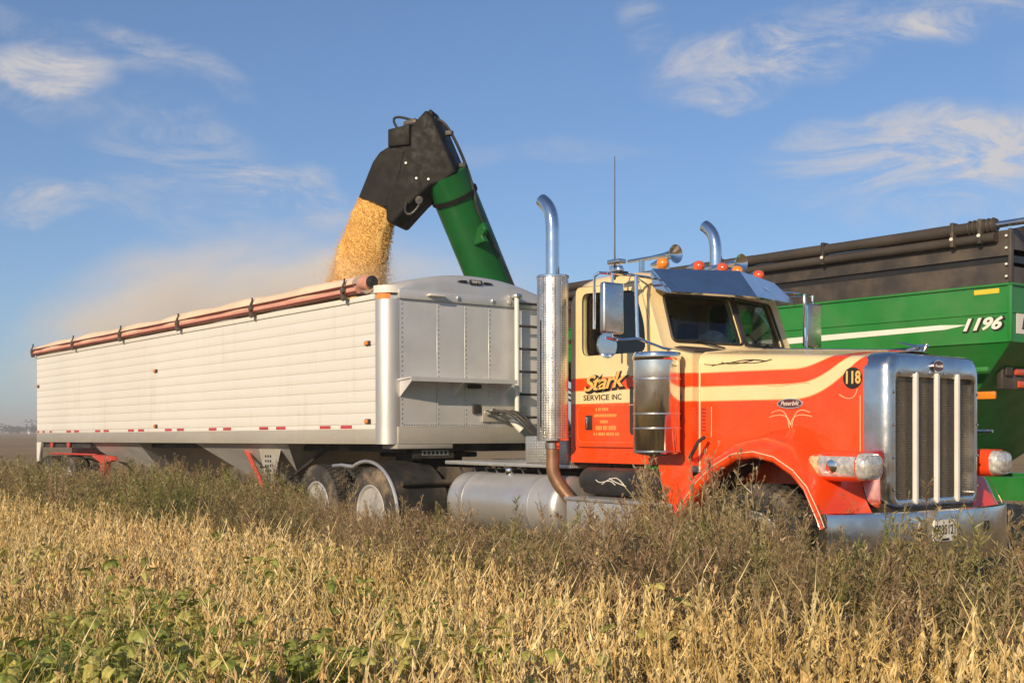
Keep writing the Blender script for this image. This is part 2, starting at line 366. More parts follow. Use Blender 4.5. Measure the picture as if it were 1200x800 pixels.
# ------------------------------------------------------------------ wheel
def tyre_mesh(r=.52, w=.27, lugs=True):
    b = B(); h = w / 2
    b.lathe([(r * .56, -h * .80), (r * .60, -h * .98), (r * .80, -h * 1.04), (r * .93, -h * .98), (r * .975, -h * .86), (r * .98, 0), (r * .975, h * .86), (r * .93, h * .98), (r * .80, h * 1.04), (r * .60, h * .98), (r * .56, h * .80)], (0, 0, 0), 'y', 44, closed=True)
    if lugs:
        n = 42
        for k in range(n):
            for q, (y0, y1) in enumerate(((-.92, -.52), (-.44, -.04), (.04, .44), (.52, .92))):
                a = 2 * math.pi * (k + .5 * (q % 2)) / n
                b.box((r * .96, y0 * h, -.024), (r * 1.0, y1 * h, .024), 0, mtx=Matrix.Rotation(a, 4, 'Y'))
    return b.mesh('tyre', 35)
def rim_mesh(r=.52, w=.27, dish=-.10):
    b = B(); h = -w / 2
    b.lathe([(r * .56, h * .85), (r * .60, h * 1.02), (r * .575, h * 1.06), (r * .54, h * .95), (r * .51, h * .5 - dish * .3), (r * .47, h * .2 - dish), (r * .34, h * .2 - dish - .02), (r * .22, h * .2 - dish), (r * .22, h * .2 - dish - .05), (r * .17, h * .2 - dish - .09), (r * .05, h * .2 - dish - .10), (0.0, h * .2 - dish - .10)], (0, 0, 0), 'y', 36)
    for k in range(10):
        a = 2 * math.pi * k / 10
        b.tube([(math.cos(a) * r * .30, h * .2 - dish - .055, math.sin(a) * r * .30), (math.cos(a) * r * .30, h * .2 - dish - .01, math.sin(a) * r * .30)], .017, 6)
    return b.mesh('rim', 35)
TYRE, RIM, RIMF = tyre_mesh(), rim_mesh(), rim_mesh(dish=.07)
def holes_mesh(r=.52, dish=-.10, w=.27):
    b = B(); h = -w / 2
    for k in range(10):
        a = 2 * math.pi * (k + .5) / 10
        b.lathe([(.030, 0), (.030, .004), (0, .004)], (math.cos(a) * r * .41, h * .2 - dish - .022, math.sin(a) * r * .41), 'y', 10)
    return b.mesh('hand_hole')
HOLE, HOLEF = holes_mesh(), holes_mesh(dish=.07)
def wheel(parent, x, y, z=.515, front=False, flip=False, rimmat='rim'):
    o = obj('wheel', (RIMF if front else RIM), rimmat, parent, (x, y, z), (0, R.random() * 6, math.pi if flip else 0))
    obj('tyre', TYRE, 'rubber', o); obj('hand_hole', HOLEF if front else HOLE, 'decal_black', o)
    return o

# ================================================================== SEMI TRUCK
T = root('semi_truck', (2.0, C, 0), 'orange and cream conventional semi truck with chrome stacks, coupled to the white grain trailer', 'truck')
CY0, CY1 = .37, 2 * C - .37            # cab sides
def mir(y): return 2 * C - y
# --- cab shell: XZ profile lofted across y, hollowed and with window openings cut
def vee(y): return max(0., 1 - abs(y - C) / .85)
def cab_profile(y, d=0.):
    e = max(0., 1 - (min(abs(y - CY0), abs(y - CY1))) / .10) ** 2 if d == 0 else 0   # rounding at the side edges
    v = vee(y) * .20; cr = .055 * (1 - ((y - C) / .9) ** 2)
    tz = cr - e * .085
    p = [(2.97, 1.15), (2.97, 2.66), (3.00, 2.79 + tz * .6), (3.08, 2.865 + tz), (3.25, 2.905 + tz), (3.55, 2.915 + tz), (3.80, 2.90 + tz), (3.95 + v * .4, 2.87 + tz), (4.00 + v * .9, 2.79 + tz * .6), (4.02 + v, 2.70), (4.12 + v, 2.44), (4.21 + v, 2.205), (4.35 + v * .7, 2.165), (4.57, 2.12), (4.57, 1.15)]
    if d:
        cx, cz = 3.6, 2.0
        p = [(x + (d if x < cx else -d), z + (d if z < cz else -d)) for x, z in p]
    return p
ys = [CY0, CY0 + .015, CY0 + .04, CY0 + .08, CY0 + .14, .70, .95, 1.15, C, 1.39, 1.59, 1.84, CY1 - .14, CY1 - .08, CY1 - .04, CY1 - .015, CY1]
cab = B().loft([[(x, y, z) for x, z in cab_profile(y)] for y in ys], True, True, True).build('cab', 'paint', T, 0)
yi = [CY0 + .05, .6, .9, C, 1.6, 1.9, CY1 - .05]
inner = B().loft([[(x, y, z) for x, z in cab_profile(y, .055)] for y in yi], True, True, True).build('tmp', 'paint', None, 0)
WIN = rpoly([(3.14, 2.16), (4.02, 2.16), (4.00, 2.42), (3.88, 2.74), (3.14, 2.77)], .09)
wn = B().prism(WIN, 'y', CY0 - .2, CY0 + .2).build('tmp', 'paint', None, 0)
wf = B().prism(WIN, 'y', CY1 - .2, CY1 + .2).build('tmp', 'paint', None, 0)
wr = B().prism(rrect(.75, 2.25, 1.79, 2.65, .06), 'x', 2.8, 3.2).build('tmp', 'paint', None, 0)
WS_N = rpoly([(.50, 2.255), (1.245, 2.245), (1.245, 2.69), (.53, 2.69)], .05)
WS_F = [(mir(y), z) for y, z in WS_N][::-1]
w1 = B().prism(WS_N, 'x', 3.85, 5).build('tmp', 'paint', None, 0); w2 = B().prism(WS_F, 'x', 3.85, 5).build('tmp', 'paint', None, 0)
boolean(cab, [inner, wn, wf, wr, w1, w2]); sharp(cab, 32)
tag(cab, 'cream over orange cab shell with split windshield')
# --- glass
def ws_x(y, z):
    v = vee(y) * .20; return 4.02 + v + (2.70 - z) * .19 / .495 * 1.0
for side in (0, 1):
    bm = B(); g = []
    for k in range(6):
        y = .47 + (1.265 - .47) * k / 5; y = mir(y) if side else y
        g.append([(ws_x(y, z) - .025, y, z) for z in (2.225, 2.35, 2.48, 2.60, 2.71)])
    bm.loft(g, False).build('windshield', 'glass', cab)
    yy = CY0 + .028 if not side else CY1 - .028
    B().prism(rpoly([(3.11, 2.13), (4.05, 2.13), (4.03, 2.42), (3.90, 2.77), (3.11, 2.80)], .08), 'y', yy - .003, yy + .003).build('side_window', 'glass', cab)
    # rubber round each windshield half
    ring = [(ws_x(y, z) + .004, y, z) for y, z in (WS_F if side else WS_N)]
    B().tube(ring + ring[:2], .013, 6, False).build('window_seal', 'black', cab)
    wy = (CY1 + .006) if side else (CY0 - .006)
    ringw = [(x, wy, z) for x, z in WIN]; B().tube(ringw + ringw[:2], .010, 6, False).build('window_seal', 'black', cab)
B().box((2.985, .72, 2.22), (2.995, 1.82, 2.68)).build('rear_window', 'glass', cab)
# --- doors: proud plates with a window hole
DO = rpoly([(3.06, 1.30), (4.06, 1.30), (4.06, 2.42), (3.93, 2.80), (3.06, 2.83)], .07)
PEEP = rrect(3.80, 1.41, 3.96, 1.86, .04)
for side in (0, 1):
    yy = CY0 - .008 if not side else CY1 + .008
    d = plate('door', DO, [WIN, PEEP], .012, (0, yy, 0), FACE_NY, 'paint', T, .005)
    B().prism(PEEP, 'y', yy - .006, yy + .004).build('peep_window', 'black', d)
    s = -1 if not side else 1
    hb = B(); hb.box((3.205, min(yy + s * .004, yy + s * .018), 1.46), (3.30, max(yy + s * .004, yy + s * .018), 1.60), .006); hb.build('handle_recess', 'black', d)
    hb = B(); hb.box((3.225, min(yy + s * .02, yy + s * .042), 1.475), (3.255, max(yy + s * .02, yy + s * .042), 1.585), .006); hb.build('handle', 'chrome', d)
    if not side:
        door = d
        ringp = [(x, yy - .008, z) for x, z in rrect(3.09, 1.345, 4.02, 1.69, .07)]
        B().tube(ringp + ringp[:2], .0035, 4, False).build('pinstripe', 'pin', d)
        ringp = [(x, yy - .008, z) for x, z in DO]
        B().tube(ringp + ringp[:2], .0045, 4, False).build('door_seam', 'decal_black', d)
yt = CY0 - .0205
text('lettering_shadow', 'Stark', (3.455, yt, 1.895), FACE_NY, .205, 'decal_black', door, .35, .016, .62, rad(4), .0008, .86)
text('lettering', 'Stark', (3.437, yt - .0018, 1.907), FACE_NY, .200, 'gold', door, .35, .003, .585, rad(4), .0008, .86)
for w_, x_, wd_ in (('SERVICE', 3.355, .36), ('INC', 3.635, .13)):
    text('lettering', w_, (x_, yt, 1.765), FACE_NY, .072, 'decal_black', door, 0, .001, wd_)
for k, (wd, dx) in enumerate(((.16, -.02), (.30, .03), (.12, .02), (.26, .03), (.34, .04))):
    bmx = B()
    # small gold lines of writing, too small to read: rows of short strokes
    x = 3.45 + dx - wd / 2
    while x < 3.45 + dx + wd / 2:
        w_ = R.uniform(.012, .022); h_ = .040 if k == 3 else .028
        bmx.box((x, yt - .0006, 1.655 - k * .058 - h_ / 2), (x + w_, yt + .0006, 1.655 - k * .058 + h_ / 2)); x += w_ + R.choice((.006, .007, .006, .018))
    bmx.build('small_lettering', 'fadegold', door)
# --- interior
B().prism([(3.95, 2.02), (4.38, 2.02), (4.50, 2.16), (4.30, 2.21), (4.02, 2.19)], 'y', .48, mir(.48), .02).build('dashboard', 'dash', T)
for yy in (.62, 1.55):
    s = B(); s.box((3.15, yy, 1.55), (3.65, yy + .5, 1.72), .05); s.box((3.10, yy, 1.65), (3.24, yy + .5, 2.38), .06); s.box((3.12, yy + .12, 2.38), (3.22, yy + .38, 2.56), .05)
    s.build('cab_seat', 'seat', T)
sw = B(); ring = [(3.88 + .07 * math.sin(a), 1.80 + .21 * math.cos(a), 2.20 + .19 * math.sin(a)) for a in [2 * math.pi * k / 24 for k in range(26)]]
sw.tube(ring, .014, 6, False); sw.tube([(3.88, 1.80, 2.20), (4.1, 1.80, 2.10)], .03, 8); sw.tube([ring[0], ring[12]], .012, 6); sw.build('steering_wheel', 'black', T)
cp = B(); cp.lathe([(.15, 0), (.155, .03), (.145, .09), (.11, .15), (.05, .185), (0, .19)], (4.13, 1.10, 2.20), 'z', 18)
cp.prism([(4.1, 1.18), (4.26, 1.16), (4.33, 1.22), (4.30, 1.30), (4.1, 1.31)], 'z', 2.215, 2.235); cpo = cp.build('cap', 'cap')
tag(cpo, 'pale cap lying on the dashboard behind the windshield', 'cap')
# --- visor: two polished panels meeting in a vee
for side in (0, 1):
    f = (lambda y: mir(y)) if side else (lambda y: y)
    b = B()
    a0_, a1_ = Vector((4.01, f(.42), 2.905)), Vector((4.30, C, 2.925)); b0_, b1_ = Vector((4.27, f(.40), 2.675)), Vector((4.51, C, 2.665))
    nrm = Vector((.02, 0, .014))
    b.loft([[a0_, a1_, b1_, b0_], [a0_ + nrm, a1_ + nrm, b1_ + nrm, b0_ + nrm]], True, True, True)
    e0 = Vector((4.06, f(.415), 2.74)); off = Vector((0, (-.012 if not side else .012), 0))
    b.loft([[a0_, b0_, e0], [a0_ + off, b0_ + off, e0 + off]], True, True, True)
    b.build('sun_visor', 'chrome', T, 30)
B().loft([[(ws_x(C, z) + .010, C + dy, z) for dy in (-.03, 0, .03)] for z in (2.235, 2.70)], False).build('windshield_divider', 'black', T)
# --- roof lights, horns
for yy in (.60, 1.00, C, 1.54, 1.94):
    b = B(); x0 = 3.93 + .16 * vee(yy) ; z0 = 2.94
    b.lathe([(.0, -.12), (.018, -.12), (.045, -.03), (.05, 0)], (x0, yy, z0 + .045), 'x', 14)
    m = b.build('marker_lamp', 'chrome', T)
    B().lathe([(.052, -.005), (.054, .02), (.045, .055), (.02, .075), (0, .08)], (x0, yy, z0 + .045), 'x', 16).build('lens', 'amber' if yy < 1 or yy in (1.54,) else 'redlens', m)
for yy, xf, zf, L in ((.70, 4.05, 3.075, .62), (1.70, 3.97, 3.09, .56)):
    b = B(); b.lathe([(0, -L), (.016, -L), (.018, -.30), (.028, -.14), (.045, -.05), (.085, 0), (.088, .006), (.080, .004), (.03, -.04), (0, -.05)], (xf, yy, zf), 'x', 24)
    b.box((xf - .46, yy - .02, zf - .12), (xf - .42, yy + .02, zf)); b.box((xf - .12, yy - .015, zf - .14), (xf - .09, yy + .015, zf - .02)); b.build('air_horn', 'chrome', T)
B().box((3.52, .36, 2.90), (3.60, .42, 3.02), .01).build('lamp_bracket', 'chrome', T)
# --- hood
def hood_sec(x):
    t = (x - 4.56) / (6.20 - 4.56); hw = .815 + (.635 - .815) * t; zt = 2.135 + (2.035 - 2.135) * t; r = .10
    pts = [(-hw, 1.02), (-hw, 1.30), (-hw, 1.6), (-hw, zt - r)]
    for k in range(1, 6):
        a = rad(180 - 90 * k / 6); pts.append((-hw + r + r * math.cos(a), zt - r + r * math.sin(a)))
    pts += [(-hw + r + .06, zt + .006), (-hw * .5, zt + .035), (-.12, zt + .048)]
    pts += [(0, zt + .060)]
    full = pts + [(-y, z) for y, z in pts[:-1][::-1]]
    return [(x, C + y, z) for y, z in full]
hood = B().loft([hood_sec(x) for x in (4.58, 4.66, 4.9, 5.3, 5.7, 6.0, 6.16)], False).build('hood', 'paint', T, 50)
B().tube([(4.575, y, z) for x, y, z in hood_sec(4.575)], .010, 6).build('hood_seam', 'pin', hood)
B().tube([(x, C, hood_sec(x)[12][2] + .004) for x in (4.6, 5.0, 5.5, 6.15)], .010, 6).build('hood_hinge', 'polished', hood)
# side emblem, fleet number, scroll pinstripes
def hy(x): return C - (.815 + (.635 - .815) * (x - 4.56) / 1.64)
def oval(cx, cz, a, b, n=28): return [(cx + a * math.cos(2 * math.pi * k / n), cz + b * math.sin(2 * math.pi * k / n)) for k in range(n)]
def on_hood(o):      # lay a flat decal on the tapering hood side
    me = o.data
    for v in me.vertices: v.co.y += hy(v.co.x)
    return o
on_hood(B().prism(oval(5.48, 1.675, .12, .042), 'y', -.012, -.001).build('emblem_rim', 'chrome', hood))
on_hood(B().prism(oval(5.48, 1.675, .108, .034), 'y', -.016, -.001).build('side_emblem', 'emblem', hood))
on_hood(text('emblem_lettering', 'Peterbilt', (5.48, -.018, 1.675), FACE_NY, .052, 'decal_white', hood, .3, .0, .17))
on_hood(B().prism(oval(6.035, 1.865, .082, .085), 'y', -.004, -.001).build('number_disc', 'decal_black', hood))
on_hood(text('fleet_number', '118', (6.035, -.006, 1.865), FACE_NY, .135, 'gold', hood, 0, .004, .125))
for pts in (((5.30, 1.60), (5.42, 1.655), (5.46, 1.60), (5.475, 1.42)), ((5.66, 1.60), (5.54, 1.655), (5.50, 1.60), (5.485, 1.42)), ((5.28, 1.565), (5.40, 1.60), (5.47, 1.58), (5.478, 1.50)), ((5.68, 1.565), (5.56, 1.60), (5.49, 1.58), (5.482, 1.50)),
            ((5.92, 1.74), (6.00, 1.68), (6.06, 1.70), (6.075, 1.78)), ((5.25, 1.83), (5.42, 1.80), (5.52, 1.86), (5.66, 1.835)), ((4.70, 1.40), (4.70, 1.5), (4.70, 1.6), (4.70, 1.66)), ((6.10, 1.2), (6.10, 1.4), (6.10, 1.6), (6.10, 1.73))):
    on_hood(B().tube([(q.x, -.004, q.y) for q in bez([Vector((*p, 0)) for p in pts], 12)], .0032, 4).build('pinstripe', 'pin', hood))
for pts in (((4.62, 2.03), (4.85, 1.99), (5.0, 2.09), (5.25, 2.03)), ((4.70, 2.01), (4.95, 2.07), (5.05, 1.98), (5.3, 2.045)), ((4.80, 2.04), (4.9, 2.0), (5.05, 2.03), (5.12, 2.045))):
    on_hood(B().tube([(q.x, -.002, q.y) for q in bez([Vector((*p, 0)) for p in pts], 12)], .003, 4).build('scrollwork', 'decal_black', hood))
# --- grille surround
def frame_ring(x, y0, z0, y1, z1, r, n=6, crown=0.):
    pts = rrect(y0, z0, y1, z1, r, n); return [(x, y, z + (crown * (1 - ((y - C) / ((y1 - y0) / 2)) ** 2) if z > (z0 + z1) / 2 else 0)) for y, z in pts]
OY0, OY1, IY0, IY1 = .625, mir(.625), .715, mir(.715)
sur = B().loft([frame_ring(6.13, OY0, .80, OY1, 2.05, .13, 6, .03), frame_ring(6.27, OY0, .80, OY1, 2.05, .13, 6, .03), frame_ring(6.325, OY0 + .012, .81, OY1 - .012, 2.035, .12, 6, .03), frame_ring(6.352, OY0 + .05, .85, OY1 - .05, 2.0, .10, 6, .025),
                frame_ring(6.355, IY0 - .012, .905, IY1 + .012, 1.885, .05), frame_ring(6.35, IY0, .92, IY1, 1.872, .04), frame_ring(6.30, IY0, .92, IY1, 1.872, .04)], True).build('grille_surround', 'polished', T, 50)
B().box((6.300, IY0 - .01, .91), (6.306, IY1 + .01, 1.88)).build('grille_mesh', 'mesh', T)
for k in range(1, 4):
    y = IY0 + (IY1 - IY0) * k / 4 + (-.05, 0, .05)[k - 1] * .3
    B().prism(rpoly([(y - .021, .90), (y, .875), (y + .021, .90), (y + .021, 1.895), (y, 1.915), (y - .021, 1.895)], .008, 2), 'x', 6.335, 6.372, .008, 1).build('grille_bar', 'whitepaint', T)
rv = B()
for z in (1.0, 1.25, 1.5, 1.75):
    for y in (IY0 - .03, IY1 + .03): rv.lathe([(.013, 0), (.011, .008), (0, .011)], (6.355, y, z), 'x', 8)
for k in range(6):
    y = IY0 + .05 + (IY1 - IY0 - .1) * k / 5
    for z in (.885, 1.905): rv.lathe([(.013, 0), (.011, .008), (0, .011)], (6.354, y, z), 'x', 8)
tag(rv.build('surround_bolt', 'chrome', sur), kind='stuff')
B().prism(oval(C, 1.965, .075, .050), 'x', 6.345, 6.372).build('front_emblem_rim', 'chrome', T)
B().prism(oval(C, 1.965, .066, .042), 'x', 6.35, 6.376).build('front_emblem', 'emblem', T)
text('emblem_lettering', 'Peterbilt', (6.378, C, 1.965), FACE_PX, .034, 'decal_white', T, .3, 0, .11)
b = B(); b.box((6.10, C - .035, 2.085), (6.24, C + .035, 2.10), .006); b.tube([(6.08, C, 2.11), (6.2, C, 2.125), (6.28, C, 2.135)], [.008, .022, .010], 8); b.tube([(6.2, C, 2.125), (6.10, C - .16, 2.165)], [.014, .004], 6); b.tube([(6.2, C, 2.125), (6.10, C + .16, 2.165)], [.014, .004], 6); b.tube([(6.24, C, 2.09), (6.27, C, 2.15)], .012, 8)
b.build('hood_ornament', 'chrome', T)
# --- fenders
OPEN = [(4.60, .42), (4.70, .62), (4.82, .80), (4.98, .98), (5.16, 1.12), (5.36, 1.215), (5.55, 1.235), (5.74, 1.20), (5.91, 1.11), (6.03, 1.0), (6.10, .88), (6.15, .79), (6.18, .72)]
def fender(side):
    f = (lambda y: mir(y)) if side else (lambda y: y)
    cx, cz = 5.50, .50
    dirs = []
    for i in range(len(OPEN)):
        a = Vector(OPEN[max(0, i - 1)]); c_ = Vector(OPEN[min(len(OPEN) - 1, i + 1)]); tt = (c_ - a).normalized(); dirs.append(Vector((-tt.y, tt.x)))
    arcs = []
    for y, off, fwd in ((.20, .004, 0), (.045, .0, 0), (.012, .012, 0), (.0, .04, 0), (.005, .085, .0), (.03, .115, .03), (.09, .15, .07), (.20, .175, .11), (.36, .195, .14), (.52, .23, .14), (.62, .30, .12)):
        ring = []
        for i, (p, d) in enumerate(zip(OPEN, dirs)):
            fw = min(1, max(0, (p[0] - 5.60) / .5)); q = Vector(p) + d * (off * (1 - .78 * fw)); ring.append((q.x, f(y), q.y))
        arcs.append(ring)
    fo = B().loft(arcs, False).build('fender', 'paint', T, 60)
    B().loft([[(x, f(yq), z + .0) for x, z in [(p[0] + d.x * .03, p[1] + d.y * .03) for p, d in zip(OPEN, dirs)]] for yq in (.06, .60, .80)], False).build('wheel_well', 'black', T, 60)
    line = [(p[0] + d.x * .055, f(.0015) - (.004 if not side else -.004), p[1] + d.y * .055) for p, d in zip(OPEN, dirs)]
    B().tube(line, .0045, 4).build('pinstripe', 'pin', fo)
    # skirt behind the fender below the cowl
    B().prism([(4.42, 1.16), (4.80, 1.16), (4.84, .92), (4.68, .62), (4.60, .42), (4.55, .42), (4.50, .80)], 'y', min(f(.10), f(.12)), max(f(.10), f(.12)), .004, 1).build('fender_skirt', 'paint', fo)
    # headlamp: a body-coloured capsule with a pale lens wrapping its outer flank and nose
    y0, y1 = (.20, .50) if not side else (mir(.50), mir(.20)); cyy = (y0 + y1) / 2; zc = 1.185
    def pr(x, k, dz=0., grow=0.): return [(x, cyy + (y - cyy) * k + (grow if y > cyy else -grow), zc + dz + (z - zc) * k) for y, z in rrect(y0, 1.07, y1, 1.30, .085, 5)]
    secs = ((5.83, .06, .015), (5.845, .42, .012), (5.89, .70, .008), (5.97, .90, .003), (6.08, 1.0, 0), (6.20, 1.0, 0), (6.30, .985, 0), (6.345, .95, 0))
    p = B().loft([pr(*q) for q in secs], True, True, True).build('headlamp', 'paint', T, 60)
    B().loft([pr(x, k) for x, k in ((6.335, .90), (6.365, .89), (6.395, .84), (6.41, .77), (6.405, .73))], True).build('lamp_nose', 'lamp', p, 60)
    B().loft([pr(x, k) for x, k in ((6.400, .75), (6.415, .68), (6.425, .5), (6.428, .1))], True, False, True).build('lamp_lens', 'lamp', p, 60)
    idx = list(range(7, 17)) if not side else [19, 20, 21, 22, 23, 0, 1, 2, 3, 4]
    def patch(sx, gz): return B().loft([[pr(x, k * gz, dz, .006 + (1 - gz) * .5 * (y1 - y0) * k)[i] for i in idx] for x, k, dz in sx], False)
    patch(((5.905, .74, .007), (5.93, .82, .005), (5.97, .90, .003), (6.02, .955, .0015)), .88).build('turn_signal', 'lamp_amber', p, 60)
    patch(((6.022, .957, .0015), (6.08, 1.0, 0), (6.20, 1.0, 0), (6.30, .985, 0), (6.345, .955, 0)), .88).build('side_lens', 'lamp', p, 60)
    for xx, rr in ((6.15, .050),):
        yo = (y0 - .012) if not side else (y1 + .012); s = -1 if not side else 1
        B().lathe([(rr, 0), (rr * .8, s * .006), (rr * .3, s * .003), (0, s * .008)], (xx, yo, zc), 'y', 18).build('lamp_reflector', 'chrome', p)
    return fo
fender(0); fender(1)
# --- bumper: swept ends
bp = []
for k in range(21):
    t = -1 + 2 * k / 20; y = C + t * 1.25; x = 6.50 - .26 * abs(t) ** 3.2 - .02 * t * t
    bp.append([(x - .05, y, .83), (x - .01, y, .842), (x + .012, y, .832), (x + .02, y, .80), (x + .02, y, .46), (x + .005, y, .42), (x - .05, y, .415), (x - .06, y, .62)])
bump = B().loft(bp, True, True, True).build('bumper', 'polished', T, 40)
for yy in (.80, 1.74):
    B().prism(rrect(yy - .02, .64, yy + .02, .73, .015, 3), 'x', 6.515, 6.522).build('tow_hole', 'decal_black', bump)
lp = B().prism(rrect(C - .305, .60, C + .005, .765, .012, 3), 'x', 6.516, 6.526).build('license_plate', 'decal_white', bump)
text('plate_number', 'P935121', (6.5275, C - .15, .685), FACE_PX, .105, 'decal_black', bump, 0, .001, .275)
B().box((6.526, C - .20, .604), (6.5275, C - .10, .622)).build('plate_sticker', 'decal_black', bump)
B().box((6.20, .5, .76), (6.45, 2.04, .80)).build('bumper_step', 'steel', T)
# --- exhaust stacks
for side in (0, 1):
    yy = .12 if not side else mir(.12)
    s = B(); s.lathe([(.10, 1.355), (.148, 1.36), (.150, 1.38), (.150, 2.915), (.146, 2.935), (.07, 2.945)], (2.99, yy, 0), 'z', 40); mf = s.build('muffler_shield', 'perf', T)
    g = B(); fy = -1 if not side else 1
    g.box((2.985, yy + fy * .1485 - .003, 1.48), (3.000, yy + fy * .1485 + .003, 2.50)); g.build('shield_slot', 'decal_black', mf)
    for z in (1.37, 2.925):
        B().lathe([(.151, -.012), (.156, -.008), (.156, .008), (.151, .012)], (2.99, yy, z), 'z', 36).build('shield_band', 'chrome', mf)
    up = [(2.99, yy, 2.94), (2.99, yy, 3.36)] + bez([(2.99, yy, 3.36), (2.99, yy, 3.54), (2.93, yy, 3.62), (2.83, yy, 3.68)], 8)[1:]
    pb = B(); pb.tube(up, [.066] * len(up), 20, False); pb.tube(up, [.061] * len(up), 20, False); pb.build('exhaust_pipe', 'chrome', T, 50)
    lo = [(2.99, yy, 1.36), (2.99, yy, 1.12)] + bez([(2.99, yy, 1.12), (2.99, yy, 1.0), (3.04, yy + (.05 if not side else -.05), .92), (3.16, yy + (.12 if not side else -.12), .76)], 6)[1:] + [(3.24, yy + (.18 if not side else -.18), .55)]
    B().tube(lo, .064, 18).build('exhaust_elbow', 'rust', T, 50)
    B().lathe([(.066, -.03), (.074, -.028), (.074, .028), (.066, .03)], (2.99, yy, 1.31), 'z', 20).build('exhaust_clamp', 'chrome', T)
    B().box((2.90, min(yy, yy + (.3 if not side else -.3)), 2.30), (2.96, max(yy, yy + (.3 if not side else -.3)), 2.34)).build('stack_bracket', 'polished', T)
# --- air cleaners
for side in (0, 1):
    yy = .145 if not side else mir(.145)
    s = B(); s.lathe([(.0, 1.235), (.12, 1.24), (.185, 1.255), (.198, 1.275), (.202, 1.285), (.202, 2.06), (.208, 2.065), (.212, 2.085), (.212, 2.115), (.204, 2.13), (.10, 2.14), (0, 2.142)], (4.36, yy, 0), 'z', 44); ac = s.build('air_cleaner', 'chrome', T, 40)
    for z in (1.275, 1.475, 1.60, 1.90):
        B().lathe([(.2025, -.008), (.208, -.006), (.208, .006), (.2025, .008)], (4.36, yy, z), 'z', 40).build('cleaner_band', 'polished', ac)
    y0, y1 = (yy + .1, CY0 + .06) if not side else (CY1 - .06, yy - .1)
    B().box((4.28, y0, 1.55), (4.44, y1, 1.62)).build('cleaner_bracket', 'steel', T)
    B().tube([(4.36, yy, 1.75), (4.36, (y0 + y1) / 2, 1.75), (4.36, y1 if not side else y0, 1.75)], .08, 14).build('intake_duct', 'black', T)
for z in range(7): B().box((4.600, hy(4.6) - .02, 1.46 + z * .03), (4.645, hy(4.6) - .003, 1.475 + z * .03)).build('cowl_vent', 'chrome', T)
B().tube([(4.57, .34, 1.22), (4.62, .30, 1.24), (4.70, .30, 1.36), (4.72, .36, 1.40)], .017, 8).build('hood_latch', 'black', T)
# --- mirrors
for side in (0, 1):
    f = (lambda y: mir(y)) if side else (lambda y: y)
    a, b_ = sorted((f(-.24), f(.00)))
    mh = B(); mh.box((4.04, a, 2.30), (4.11, b_, 2.745), .022, 3); mhead = mh.build('mirror', 'polished', T)
    B().box((4.036, a + .02, 2.32), (4.040, b_ - .02, 2.725)).build('mirror_glass', 'chrome', mhead)
    yc = f(-.12)
    B().lathe([(0, 0), (.06, .006), (.105, .03), (.112, .045), (.112, .055), (0, .06)][::-1], (4.03, f(-.18), 2.195), 'x', 24).build('spot_mirror', 'chrome', T)
    br = B(); yin = f(.40)
    br.tube([(3.98, f(-.24), 2.34), (3.98, f(-.24), 2.80), (4.02, f(-.22), 2.83), (4.08, f(.10), 2.83), (4.05, yin, 2.83)], .013, 8)
    br.tube([(4.17, f(.10), 2.27), (4.15, f(.10), 2.82)], .017, 8)
    br.tube([(4.08, f(-.20), 2.26), (4.12, f(-.05), 2.25), (4.17, f(.10), 2.265), (4.30, f(.28), 2.18), (4.32, f(.44), 2.16)], .014, 8)
    br.tube([(4.08, f(-.12), 2.74), (4.08, f(-.12), 2.83)], .012, 8); br.tube([(4.08, f(-.12), 2.31), (4.08, f(-.14), 2.25)], .012, 8)
    br.tube([(4.15, f(.10), 2.80), (4.0, f(.42), 2.76)], .010, 8)
    br.build('mirror_bracket', 'chrome', T)
    if not side:
        B().box((3.96, -.04, 2.83), (4.08, .08, 2.86), .008).build('antenna_base', 'black', T)
        B().tube([(3.92, .06, 2.80), (3.92, .06, 3.10), (3.92, .06, 3.90)], [.010, .006, .004], 6).build('antenna', 'black', T)
        B().lathe([(.04, 0), (.045, .02), (.03, .05), (0, .055)], (4.02, .02, 2.86), 'z', 12).build('mirror_lamp', 'chrome', T)
        B().box((3.90, -.02, 2.93), (4.06, .07, 2.97), .01).build('marker_bar', 'polished', T); B().tube([(4.0, .03, 2.85), (4.0, .03, 2.95)], .012, 6).build('marker_post', 'chrome', T)
# wipers
for y0 in (.72, 1.62):
    B().tube([(ws_x(y0 + .25, 2.23) + .05, y0 + .28, 2.205), (ws_x(y0, 2.26) + .03, y0, 2.27)], .008, 6).build('wiper', 'black', T)
    B().tube([(ws_x(y0 - .2, 2.26) + .02, y0 - .2, 2.265), (ws_x(y0 + .2, 2.28) + .02, y0 + .2, 2.28)], .006, 6).build('wiper', 'black', T)
